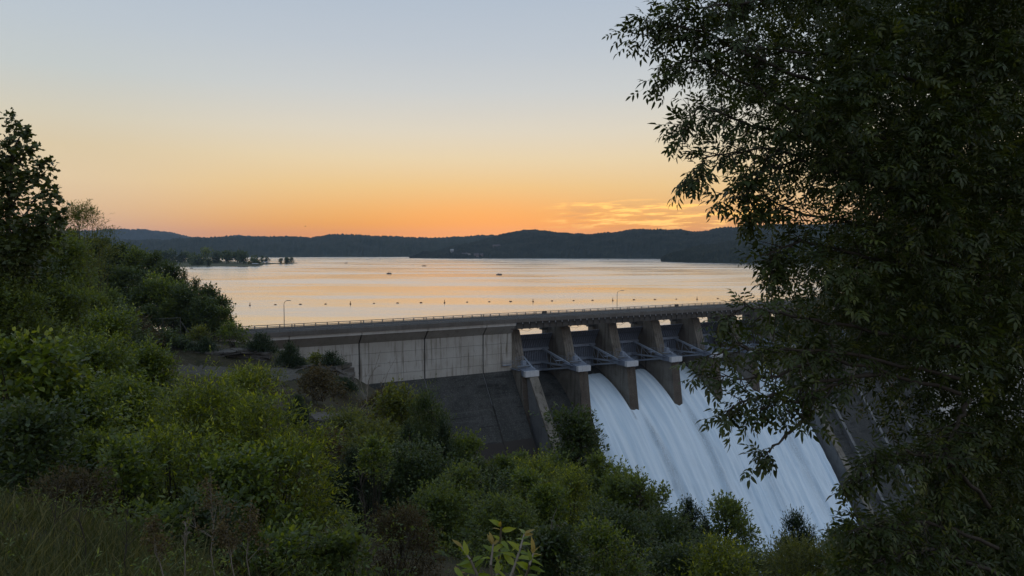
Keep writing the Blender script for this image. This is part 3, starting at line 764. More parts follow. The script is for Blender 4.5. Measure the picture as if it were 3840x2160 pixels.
# ------------------------------------------------------------------ lamps, buoys, boats, cars
def lamp(px, py_base, arm, hgt, lab):
    r = ray(px, py_base); k = (-12.75 - (np.array([0, 0, CH]) - OO) @ NN) / (r @ NN); p = np.array([0, 0, CH]) + r * k
    e = empty('street_lamp', (p[0], p[1], 6.9), 0, lab, 'street lamp', 'street lamps on the dam road')
    q = MB(); q.bar((0, 0, 0), (0, 0, hgt - .5), .10, .075, 8); q.bar((0, 0, 0), (0, 0, .35), .2, .2, 8); q.build('pole', M_tan, e)
    q = MB(); pts = [(0, 0, hgt - .5), (arm * .2, 0, hgt + .05), (arm * .55, 0, hgt + .32), (arm, 0, hgt + .4)]
    for a, b_ in zip(pts[:-1], pts[1:]): q.bar(a, b_, .06, .055, 6)
    q.build('arm', M_tan, e)
    q = MB(); q.prism([(-.13, hgt + .33), (.13, hgt + .33), (.1, hgt + .48), (-.1, hgt + .48)], arm - .1, arm + .75); q.build('lamp_head', M_rail, e)


lamp(1066, 1216, .8, 6.0, 'street lamp over the plain concrete wall, left of the two on the dam road')
lamp(2314, 1150, 1.3, 5.6, 'street lamp above the third gate bay, right of the two on the dam road')

bt = empty('marker_buoy'); q = MB(); q.lathe([(.42, -.2), (.5, .1), (.42, .38), (.17, .45), (.17, 1.55), (.1, 1.62)], 10); q.build('spar', M_buoy, bt)
q = MB(); q.lathe([(.19, 1.05), (.19, 1.3)], 10); q.build('band', M_white, bt)
tall = [937, 1314, 1667, 1999, 2298, 2614]; low = [1032.6, 1126.5, 1221, 1402.6, 1491, 1578.7, 1752, 1835, 1915, 2070, 2151, 2222, 2377, 2456, 2536, 2692, 2780]
def by(x): return 1143 - (x - 937) * (24.5 / 1755)
ordn = ['first', 'second', 'third', 'fourth', 'fifth', 'sixth', 'seventh', 'eighth', 'ninth', 'tenth', 'eleventh', 'twelfth', 'thirteenth', 'fourteenth', 'fifteenth', 'sixteenth', 'seventeenth']
for i, x in enumerate(tall):
    o = bt if i == 0 else copy_thing(bt); o.location = tuple(onlake(x, by(x) + 3)); o.rotation_euler = (.05 * ((i % 3) - 1), .04, i); o.scale = (.85,) * 3
    tag(o, 'tall spar buoy on the lake, %s tall one from the left in the float line' % ordn[i], 'buoy', 'tall spar buoys in the float line')
bl = empty('float_buoy'); q = MB()
q.bar((-.75, 0, .12), (-.55, 0, .12), .2, .38, 10); q.bar((-.55, 0, .12), (.55, 0, .12), .38, .38, 10); q.bar((.55, 0, .12), (.75, 0, .12), .38, .2, 10); q.build('drum', M_buoy, bl)
q = MB(); q.bar((-1.1, 0, .1), (-.75, 0, .12), .05, .05, 6); q.bar((.75, 0, .12), (1.1, 0, .1), .05, .05, 6); q.build('shackle', M_tyre, bl)
for i, x in enumerate(low):
    o = bl if i == 0 else copy_thing(bl); o.location = tuple(onlake(x, by(x) + 1.5)); o.rotation_euler = (0, 0, .25 + .5 * sin(i * 2.3)); o.scale = (.68 + .1 * sin(i * 1.7),) * 3
    tag(o, 'low drum float on the lake, %s drum from the left in the float line' % ordn[i], 'buoy', 'low drum floats in the float line')


def figure(parent_free, loc, rz, lab, mat=M_cloth):
    q = MB(); q.lathe([(.16, 0), (.2, .2), (.17, .35), (.23, .62), (.19, .72), (.07, .76), (.08, .8), (.115, .9), (.1, 1.0), (.03, 1.05)], 9)
    q.bar((.0, .2, .62), (.32, .2, .35), .06, .05, 6); q.bar((0, -.2, .62), (.32, -.2, .35), .06, .05, 6)
    q.bar((.05, .1, .08), (.5, .1, .1), .1, .08, 6); q.bar((.05, -.1, .08), (.5, -.1, .1), .1, .08, 6); q.bar((.5, .1, .1), (.52, .1, -.35), .07, .06, 6); q.bar((.5, -.1, .1), (.52, -.1, -.35), .07, .06, 6)
    o = q.build('person', mat); o.location = tuple(loc); o.rotation_euler = (0, 0, rz)
    tag(o, lab, 'person')


def boat(px, py, L, rz, kind, lab):
    p = onlake(px, py); L *= .85; e = empty('boat', p, rz, lab, 'boat', 'boats out on the lake')
    q = MB(); hw = L * .17
    prof = [(-L / 2, .95), (-L * .1, 1.0), (L * .25, .85), (L * .42, .45), (L / 2, 0.03)]
    for (xa, wa), (xb, wb) in zip(prof[:-1], prof[1:]):
        q.add([(xa, -hw * wa, .75), (xa, hw * wa, .75), (xa, hw * wa * .7, -.1), (xa, -hw * wa * .7, -.1), (xb, -hw * wb, .8), (xb, hw * wb, .8), (xb, hw * wb * .7, -.1), (xb, -hw * wb * .7, -.1)],
              [(0, 1, 5, 4), (1, 2, 6, 5), (2, 3, 7, 6), (3, 0, 4, 7), (0, 3, 2, 1), (4, 5, 6, 7)])
    q.build('hull', M_hull, e)
    q = MB(); q.box(-L / 2 - .35, -L / 2, -.2, .2, .1, 1.1); q.build('motor', M_tyre, e)
    q = MB(); q.prism([(-hw * .6, .8), (hw * .6, .8), (hw * .5, 1.3), (-hw * .5, 1.3)], L * .02, L * .1); q.build('console', M_hull, e)
    if kind == 'top':
        q = MB(); q.box(-L * .35, L * .12, -hw * .9, hw * .9, 2.25, 2.36)
        for a in (-L * .33, L * .1):
            for b_ in (-hw * .85, hw * .85): q.box(a - .04, a + .04, b_ - .04, b_ + .04, .7, 2.26)
        q.build('canopy', M_white, e)
    if kind == 'people':
        for i, (dx, dy, s_) in enumerate(((-1.9, .2, 'stern seat'), (-.3, -.3, 'middle seat'), (.9, .25, 'console seat'))):
            a = np.array([p[0] + dx * cos(rz) - dy * sin(rz), p[1] + dx * sin(rz) + dy * cos(rz), .85])
            figure(None, a, rz, 'person seated on the %s of the open boat nearest the dam' % s_)
    q = MB(); q.box(-L * .32, -L * .2, -hw * .7, hw * .7, .72, .85); q.box(-L * .09, -L * .01, -hw * .7, hw * .7, .72, .85); q.build('seat', M_cloth, e)


boat(1458, 1027, 6.5, 2.7, 'top', 'small white-topped motor boat on the lake, left of the wooded hill')
boat(1591, 998, 8.0, 0.4, 'top', 'canopied boat further out, beyond the open water in mid lake')
boat(1871, 1031, 6.4, 3.3, 'people', 'open boat with three seated people, nearest boat to the dam')
boat(2280, 974, 7.0, 0.2, 'plain', 'tiny boat close under the shore of the wooded hill')
boat(719, 1007, 5.0, 1.2, 'plain', 'small dark boat close to the spit on the left shore')
boat(1298, 987, 6.5, 0.1, 'plain', 'tiny boat off the tip of the tree-dotted spit')


for t_, lab in ((9.2, 'dark utility box by the far guard rail above the first gate bay'), (58.0, 'dark utility box by the far guard rail above the fourth gate bay')):
    e = empty('utility_box', W(t_, -11.6, 7.03), DROT, lab, 'box', 'utility boxes on the dam road')
    q = MB(); q.prism([(-.3, 0), (.3, 0), (.3, .85), (.1, 1.0), (-.3, 1.0)], -.55, .55); q.build('cabinet', M_girder, e)
    q = MB(); q.box(-.62, .62, -.37, .37, .0, .12); q.build('plinth', M_fascia, e)

# ================================================================== vegetation
def norm(a): return a / np.maximum(np.linalg.norm(a, axis=-1, keepdims=True), 1e-9)


def tubes_mesh(name, segs, mat, k=5):
    """segs: list of (p0, p1, r0, r1)"""
    p0 = np.array([s[0] for s in segs], float); p1 = np.array([s[1] for s in segs], float)
    r0 = np.array([s[2] for s in segs], float); r1 = np.array([s[3] for s in segs], float)
    d = norm(p1 - p0); ref = np.where(np.abs(d[:, 2:3]) > .9, np.array([[1., 0, 0]]), np.array([[0, 0, 1.]]))
    u = norm(np.cross(d, ref)); v = np.cross(d, u); an = np.arange(k) * 2 * pi / k
    ring = np.cos(an)[None, :, None] * u[:, None] + np.sin(an)[None, :, None] * v[:, None]
    V = np.concatenate([p0[:, None] + ring * r0[:, None, None], p1[:, None] + ring * r1[:, None, None]], 1)
    N = len(segs); b = (np.arange(N) * 2 * k)[:, None]; i = np.arange(k)[None]; j = (i + 1) % k
    F = np.stack([b + i, b + j, b + j + k, b + i + k], -1).reshape(-1, 4)
    return npmesh(name, V.reshape(-1, 3), F, mat, True)


def tpl(pts, tris): return np.array(pts, float), np.array(tris, int)


def blade(w, sag=-.12, fold=.05):
    return tpl([(0, 0, 0), (.28, -w * .8, fold), (.62, -w * .75, fold * .6 + sag * .35), (1, 0, sag), (.62, w * .75, fold * .6 + sag * .35), (.28, w * .8, fold), (.5, 0, sag * .25)],
               [(0, 6, 1), (1, 6, 2), (2, 6, 3), (3, 6, 4), (4, 6, 5), (5, 6, 0)])


T_LANCE = blade(.17, -.16); T_OVAL = blade(.30, -.12); T_BROAD = blade(.42, -.15)
T_RHOMB = tpl([(0, 0, 0), (.5, -.33, .05), (1, 0, -.05), (.5, .33, .05)], [(0, 2, 1), (0, 3, 2)])
T_THIN = tpl([(0, 0, 0), (.45, -.14, .02), (1, 0, -.02), (.45, .14, .02)], [(0, 2, 1), (0, 3, 2)])
_mp = [(0, 0), (.12, .34), (.02, .62), (.30, .50), (.52, .72), (.60, .38), (1.0, 0), (.60, -.38), (.52, -.72), (.30, -.50), (.02, -.62), (.12, -.34)]
T_MAPLE = tpl([(x, y * .75, -.10 * (x * x + y * y)) for x, y in _mp] + [(.38, 0, .03)], [(12, i, (i + 1) % 12) for i in range(12)])


def pinnate():
    pts = [(0, -.006, 0), (0, .006, 0), (.9, .004, -.12), (.9, -.004, -.12)]; tr = [(0, 1, 2), (0, 2, 3)]
    b0, t0 = blade(.23, -.28)
    for x, ang, s in ((.36, 62, .40), (.40, -60, .40), (.64, 52, .43), (.68, -50, .43), (.88, 3, .48)):
        b = len(pts); c_, s_ = cos(R(ang)), sin(R(ang))
        for p in b0: pts.append((x + s * (p[0] * c_ - p[1] * s_), s * (p[0] * s_ + p[1] * c_), -.13 * x + s * p[2] - .22 * s * p[0]))
        tr += [tuple(b + i for i in t) for t in t0]
    return tpl(pts, tr)


T_PINN = pinnate()


def leafcloud(P_, D_, N_, S_, tp, r, tintv=None):
    """instances of a leaf template: position, axis, normal, size -> V, F, tint"""
    tv, tf = tp; D_ = norm(D_); side = norm(np.cross(N_, D_)); nn = np.cross(D_, side)
    V = P_[:, None] + S_[:, None, None] * (tv[None, :, 0:1] * D_[:, None] + tv[None, :, 1:2] * side[:, None] + tv[None, :, 2:3] * nn[:, None])
    F = tf[None] + (np.arange(len(P_)) * len(tv))[:, None, None]
    t = r.random(len(P_)) if tintv is None else tintv
    return V.reshape(-1, 3), F.reshape(-1, 3), np.repeat(t, len(tv))


def cat(parts):
    Vs, Fs, Ts, b = [], [], [], 0
    for V, F, t in parts: Vs.append(V); Fs.append(F + b); Ts.append(t); b += len(V)
    return np.concatenate(Vs), np.concatenate(Fs), np.concatenate(Ts)


def rdir(r, n): return norm(r.normal(size=(n, 3)))


def sprays(r, base, axis, L, k, leaf, tp, droop=.25, tip_bias=.25):
    """k leaves set alternately along each twig; returns leafcloud args"""
    n = len(base); axis = norm(axis)
    lat = norm(np.cross(axis, rdir(r, n)))
    Ps, Ds, Ns, Ss, Ts = [], [], [], [], []
    for i in range(k):
        f = (i + .6) / k; sg = 1 if i % 2 else -1
        d = axis * (.35 + .65 * f) + lat * sg * (.95 * (1 - .75 * f)) + r.normal(size=(n, 3)) * .22; d[:, 2] -= droop * r.random(n)
        Ps.append(base + axis * (L * f)[:, None] + np.array([0, 0, -1.]) * (L * f * f * droop * .5)[:, None])
        Ds.append(d); nn = np.array([0, 0, 1.0]) + r.normal(size=(n, 3)) * .45; Ns.append(nn)
        Ss.append(leaf * (.65 + .55 * r.random(n)) * (1.0 if f < .85 else .8)); Ts.append(np.clip(r.random(n) * .62 + tip_bias * 1.6 * (f - .35), 0, 1))
    return np.concatenate(Ps), np.concatenate(Ds), np.concatenate(Ns), np.concatenate(Ss), np.concatenate(Ts)


KIND = {  # leaf material, template, real leaf length, shape
    'lime': (L_lime, T_LANCE, .105, 'bush'), 'green': (L_green, T_OVAL, .095, 'bush'), 'mid': (L_mid, T_OVAL, .09, 'bush'), 'broad': (L_green, T_BROAD, .15, 'bush'),
    'dark': (L_dark, T_OVAL, .10, 'bush'), 'olive': (L_olive, T_LANCE, .07, 'bush'), 'brush': (L_brown, T_LANCE, .06, 'bush'), 'tree': (L_mid, T_OVAL, .10, 'tree'), 'dtree': (L_dark, T_OVAL, .10, 'tree'),
    'gtree': (L_green, T_OVAL, .10, 'tree'), 'cedar': (L_cedar, T_THIN, .10, 'cone'), 'gcedar': (L_dark, T_THIN, .11, 'cone'), 'elder': (L_big, T_PINN, .22, 'bush')}
seed_ = [100]


def plant(px, ytop, d, wpx, kind, name, label, category, group=None, cover=4.2, minpx=None, hmul=1.0, ybot=None):
    mat, tp, L0, shape = KIND[kind]; seed_[0] += 1; wpx = wpx * (1.22 if d < 60 else 1.1)
    r = np.random.default_rng(seed_[0])
    top = P(px, ytop, d); x, y = top[0], top[1]; zb = T(x, y)
    Rr = wpx / 2 * d / FPX; H = max(top[2] - zb, Rr * .5)
    if ybot is not None: H = max(top[2] - P(px, ybot, d)[2], Rr * .4)         # standing on a ledge above the mean slope
    zb = top[2] - H
    minpx = minpx or (3.7 if d < 65 else 2.7); L = max(L0, minpx * d / 739.0); far = L0 < L * .4
    if far and kind not in ('cedar', 'gcedar', 'elder'): tp = T_RHOMB
    e = empty(name, (x, y, zb), 0, label, category, group)
    # lobes
    lob = []
    if shape == 'cone':
        m = max(7, int(H / Rr * 4))
        for i in range(m):
            f = (i + .5) / m; a = i * 2.4 + r.random(); rr = Rr * (1.05 - f) ** .62
            lob.append((np.array([cos(a) * rr * .55, sin(a) * rr * .55, H * (.04 + .86 * f)]), np.array([rr * .62, rr * .62, H / m * 1.6])))
        lob.append((np.array([0, 0, H * .93]), np.array([Rr * .12, Rr * .12, H * .07])))
    else:
        Hc = min(H, (2.0 + .9 * r.random()) * Rr) if shape == 'bush' else min(H * .85, 2.5 * Rr); z0 = H - Hc
        peak = r.random() * .8; gold = 2.39996; m = 14 if Hc < 1.6 * Rr else 20
        for i in range(m):
            f = (i + .5) / m; zz_ = z0 + Hc * (.10 + .80 * f); prof_r = Rr * ((1 - peak) * math.sqrt(max(.05, 1 - ((f - .38) / .66) ** 2)) + peak * (1.12 - f)); s = Rr * (.14 + .25 * r.random())
            a_ = i * gold + r.random() * .8; q_ = max(0.0, prof_r - s * .8) * (.5 + .62 * r.random()); zz_ = min(zz_, H - s * .8)
            lob.append((np.array([cos(a_) * q_, sin(a_) * q_, zz_]), np.array([s, s, s * .85])))
        for i in range(3): s = Rr * (.16 + .10 * r.random()); lob.append((np.array([Rr * .28 * r.normal(), Rr * .28 * r.normal(), H - s * (1 + .5 * i)]), np.array([s, s, s])))
    # stems
    segs = []
    ns = 1 if shape == 'cone' else (1 if shape == 'tree' else 4)
    if shape == 'bush':
        for p, s in lob:
            b = np.array([r.normal() * Rr * .12, r.normal() * Rr * .12, -.15]); mid_ = b * .4 + p * .6 + r.normal(size=3) * Rr * .06
            r0 = max(.012, Rr * .016); segs += [(b, mid_, r0, r0 * .7), (mid_, p, r0 * .7, r0 * .35)]
    else:
        lean = np.array([r.normal() * .04 * H, r.normal() * .04 * H, 0]); tr0 = max(.05, H * .02); pts = [np.array([0, 0, -.4]), np.array([0, 0, H * .45]) + lean, np.array([0, 0, H * .96]) + lean * .5]
        segs += [(pts[0], pts[1], tr0, tr0 * .65), (pts[1], pts[2], tr0 * .65, tr0 * .12)]
        for p, s in lob:
            q = pts[1] * (1 - .5) + pts[0] * .5 if p[2] < H * .4 else pts[1]; q = np.array([q[0], q[1], max(.1 * H, min(p[2] - Rr * .25, H * .85))])
            segs.append((q, p, tr0 * .35, tr0 * .12))
    obj('trunk' if shape != 'bush' else 'stems', tubes_mesh('stem', segs, M_bark), e)
    # sprays on the lobes
    A = (wpx * .2667) * ((H if shape == 'cone' else Hc) / d * 739) * .75; a = (739 * L / d) ** 2 * (.32 if kind != 'elder' else .5)
    if tp is T_THIN: a *= .42
    k = {'cone': 5}.get(shape, 5); k = 1 if kind == 'elder' else k
    n = int(min(A * cover * (1.35 if shape != 'cone' else 2.4) / a / k, 9000)); n = max(n, 30)
    wts = np.array([s[0] ** 2 for p, s in lob]); ii = r.choice(len(lob), n, p=wts / wts.sum())
    cs = np.array([p for p, s in lob])[ii]; ss = np.array([s for p, s in lob])[ii]
    dv = rdir(r, n); dv[:, 2] = np.where(dv[:, 2] < -.3, -dv[:, 2] * .6, dv[:, 2]); u = .55 + .45 * r.random(n) ** .5
    base = cs + ss * dv * u[:, None] + r.normal(size=(n, 3)) * (Rr * .11 if shape != 'cone' else Rr * .05)
    out = norm(base - np.array([0, 0, H * .35 if shape == 'cone' else H - Hc * .6])); upw = .35 if shape != 'cone' else .75
    ax = out * .5 + dv * .55 + np.array([0, 0, upw]) + r.normal(size=(n, 3)) * .35
    if kind == 'elder':
        ax[:, 2] -= .35; args = (base, ax, np.array([0, 0, 1.]) + r.normal(size=(n, 3)) * .35, L * (.7 + .5 * r.random(n)), r.random(n))
    else: args = sprays(r, base, ax, np.full(n, L * 2.6) * (.6 + .7 * r.random(n)), k, L, tp, .22 if shape != 'cone' else .05)
    base_, D_, N_, S__, t_ = args
    # leading shoots break the outline
    m2 = max(20, int(n * .08)); li = r.choice(len(lob), m2); sp = np.array([lob[i][0] + lob[i][1] * np.array([r.normal() * .45, r.normal() * .45, .55 * r.random()]) for i in li])
    a2 = np.array([0, 0, .9 if shape != 'cone' else 1.6]) + r.normal(size=(m2, 3)) * .55
    sl = np.clip(Rr * (.18 + .55 * r.random(m2) ** 2), L * 2.2, L * 13); b2 = sprays(r, sp, a2, sl, 9 if kind != 'elder' else 3, L * .85, tp, .25, .5)
    if d < 14 and kind != 'elder':                    # the leaves nearest the viewer are parts of their own
        import mathutils
        sel = np.argsort(base_[:, 1] + r.random(len(base_)) * Rr * .5)[:110]; keep = np.ones(len(base_), bool); keep[sel] = False
        vm = [npmesh('leaf', tp[0], tp[1], mat, False, np.full(len(tp[0]), tv)) for tv in (.12, .4, .8)]
        for q in sel:
            dd = norm(D_[q]); sd = norm(np.cross(N_[q], dd)); nn = np.cross(dd, sd); sc = S__[q]; o = obj('leaf', vm[0 if t_[q] < .25 else (1 if t_[q] < .6 else 2)], e)
            o.matrix_basis = mathutils.Matrix(((dd[0] * sc, sd[0] * sc, nn[0] * sc, base_[q][0]), (dd[1] * sc, sd[1] * sc, nn[1] * sc, base_[q][1]), (dd[2] * sc, sd[2] * sc, nn[2] * sc, base_[q][2]), (0, 0, 0, 1)))
        base_, D_, N_, S__, t_ = base_[keep], D_[keep], N_[keep], S__[keep], t_[keep]
    V, F, t = cat([leafcloud(base_, D_, N_, S__, tp, r, t_), leafcloud(b2[0], b2[1], b2[2], b2[3], tp, r, b2[4])])
    tag(obj('foliage', npmesh('foliage', V, F, mat, False, t), e), kind='stuff')
    return e


# --- wooded bank behind the left end of the dam
BG = 'trees on the wooded bank left of the dam'
bank = [(300, 925, 185, 130, 'dtree', 'dark round tree at the top left of the wooded bank'), (365, 905, 190, 130, 'dtree', 'dark tree crowning the wooded bank below the far blue hill'),
        (440, 928, 185, 120, 'dtree', 'dark tree on the crest of the wooded bank, right of its highest tree'), (505, 948, 180, 120, 'tree', 'mid green tree on the sloping crest of the wooded bank'),
        (575, 968, 178, 120, 'dtree', 'dark tree on the bank crest in front of the tree-dotted spit'), (640, 1000, 172, 110, 'dtree', 'dark tree where the bank crest starts to drop to the lake'),
        (690, 1022, 168, 90, 'gcedar', 'pointed dark evergreen on the bank edge against the lake'), (735, 1050, 162, 100, 'gcedar', 'second pointed evergreen lower on the bank edge against the lake'),
        (780, 1085, 158, 100, 'dtree', 'dark tree on the lower bank edge against the lake'), (818, 1125, 152, 90, 'dtree', 'small tree hanging over the lake at the end of the bank'),
        (838, 1165, 148, 60, 'tree', 'thin open tree at the lakeside tip of the bank by the rail end'), (610, 1046, 150, 130, 'gtree', 'lighter green tree in the middle of the wooded bank'),
        (470, 1020, 160, 150, 'dtree', 'broad dark tree in the heart of the wooded bank'), (375, 1000, 160, 150, 'dtree', 'broad dark tree at the left of the wooded bank'),
        (400, 1100, 140, 130, 'tree', 'mid green tree low on the bank above the chain link fence'), (520, 1085, 148, 120, 'dtree', 'dark tree low on the bank behind the fence'),
        (690, 1090, 148, 130, 'dtree', 'dark tree above the road end on the bank'), (760, 1130, 146, 110, 'dtree', 'dark tree beside the far rail end on the bank'),
        (640, 1140, 146, 90, 'tree', 'small green tree behind the fence brace'), (300, 1040, 140, 150, 'dtree', 'dark tree on the bank behind the leafy left foreground'),
        (320, 1140, 120, 120, 'tree', 'small tree on the bank left of the fence'), (560, 1160, 142, 70, 'dtree', 'low dark bush-like tree right behind the fence')]
for px, yt, d, wp, kd, lab in bank: plant(px, yt, d, wp * 1.15, kd, 'bank_tree', lab, 'tree', BG, cover=4.5)

# --- left foreground trees
plant(310, 775, 46, 190, 'olive', 'slender_tree', 'thin-crowned tree against the sky beside the tall sycamore', 'tree', None, cover=3.0, minpx=2.4)
plant(230, 905, 34, 260, 'mid', 'leafy_tree', 'leafy tree under the sycamore, left of the far blue hill', 'tree', None, 4.6)
plant(60, 900, 26, 330, 'dark', 'leafy_tree', 'dark leafy tree at the left frame edge below the sycamore', 'tree', None, 4.6)
plant(200, 1100, 26, 300, 'mid', 'shrub', 'mid green shrub below the leafy tree near the left edge', 'shrub', None, 4.6)
plant(175, 850, 62, 190, 'dtree', 'bank_tree', 'tall dark tree on the bank just right of the sycamore', 'tree', BG, 4.6)
plant(255, 885, 75, 190, 'tree', 'bank_tree', 'mid green tree on the bank under the thin-crowned tree', 'tree', BG, 4.6)
plant(430, 1170, 100, 260, 'dark', 'shrub', 'dark shrub mass in front of the chain link fence', 'shrub', None, 4.6)
plant(620, 1255, 126, 150, 'dark', 'shrub', 'dark shrub right below the fence end post', 'shrub', None, 4.6, ybot=1340)
plant(40, 1060, 19, 380, 'mid', 'leafy_tree', 'mid green leafy tree low at the left edge in front of the dark one', 'tree', None, 4.6)
plant(380, 1190, 30, 260, 'green', 'shrub', 'green shrub below the little pale rock face', 'shrub', None, 4.6)
plant(345, 1110, 40, 150, 'mid', 'shrub', 'small shrub beside the little pale rock face on the left', 'shrub')

# --- benches and rock ledges by the dam end
SH = 'scrub on the rock benches below the road'
for px, yt, d, wp, kd, lab, yb in [(470, 1190, 122, 190, 'brush', 'brown brush left of the fence posts', 1300), (560, 1255, 124, 120, 'brush', 'brown brush under the fence end post', 1330), (640, 1275, 130, 80, 'cedar', 'little dark cedar on the upper bench, left of the path', 1340),
                                   (700, 1290, 128, 70, 'cedar', 'little dark cedar in the middle of the upper bench', 1350), (745, 1240, 132, 80, 'olive', 'olive bush at the start of the near guard rail', 1300), (770, 1282, 128, 80, 'cedar', 'dark low cedar right of centre on the upper bench', 1350),
                                   (868, 1232, 134, 110, 'mid', 'green round bush hiding the near guard rail', 1300), (975, 1268, 130, 90, 'cedar', 'dark bush in front of the pale parapet band', 1335), (1085, 1310, 122, 95, 'cedar', 'ragged cedar standing against the concrete wall', 1390),
                                   (1185, 1338, 120, 60, 'olive', 'left one of two scrubby bushes on the rock outcrop', 1380), (1242, 1336, 120, 70, 'cedar', 'right one of two scrubby bushes on the rock outcrop', 1385), (1295, 1432, 112, 60, 'cedar', 'small spiky bush at the foot of the rock outcrop', 1480),
                                   (1112, 1498, 84, 110, 'cedar', 'round dark cedar on the slope under the rock outcrop', 1640), (1190, 1400, 100, 190, 'brush', 'brown brush on the face of the rock outcrop', 1500), (950, 1395, 106, 260, 'olive', 'olive scrub along the right of the gravel bench', 1500),
                                   (1300, 1560, 74, 220, 'olive', 'olive scrub on the slope between outcrop and dark cedar thicket', 1680), (1010, 1480, 96, 200, 'brush', 'brown brush below the gravel bench', 1570), (1210, 1650, 60, 220, 'brush', 'brown brush low on the slope beside the bright shrub', 1760)]:
    plant(px, yt, d, wp, kd, 'bench_shrub', lab, 'shrub', SH, ybot=yb)

# --- left foreground thicket
LG = 'shrubs in the left foreground thicket'
for a in [(110, 1300, 15, 420, 'broad', 'broad-leaved shrub at the left edge with shiny large leaves', 4.0), (330, 1265, 23, 430, 'green', 'green shrub rising behind the broad-leaved one', 4.6), (560, 1310, 25, 240, 'green', 'green shrub at the right end of the thicket by the gravel bench', 4.6),
          (470, 1440, 18, 380, 'green', 'green shrub in the middle of the left thicket', 4.6), (300, 1480, 15, 330, 'green', 'green shrub with drooping leaves, left of the bright shrub', 4.6), (90, 1560, 10.5, 420, 'dark', 'dark shrub low at the left edge', 4.2),
          (330, 1660, 12, 380, 'mid', 'mid green shrub above the dry weeds', 4.4), (470, 1680, 10.5, 200, 'green', 'upright leafy shoot in front of the bright shrub', 3.5)]:
    plant(a[0], a[1], a[2], a[3], a[4], 'thicket_shrub', a[5], 'shrub', LG, a[6])
BR = 'bright lance-leaved shrubs in the foreground'
for a in [(770, 1455, 13.5, 500, 'lime', 'large bright green lance-leaved shrub in front of the gravel bench'), (930, 1400, 15, 200, 'lime', 'upright bright shoots rising above the largest bright shrub'), (1010, 1500, 13, 380, 'lime', 'bright green shrub right of the largest one, with arching shoots'), (640, 1640, 11.5, 420, 'lime', 'bright green shrub low left of the largest one'),
          (1080, 1680, 12, 340, 'lime', 'bright green shrub low on the right side of the group'), (860, 1720, 11, 460, 'green', 'deeper green shrub at the heart of the bright group')]:
    plant(*a[:5], 'bright_shrub', a[5], 'shrub', BR, 4.2)

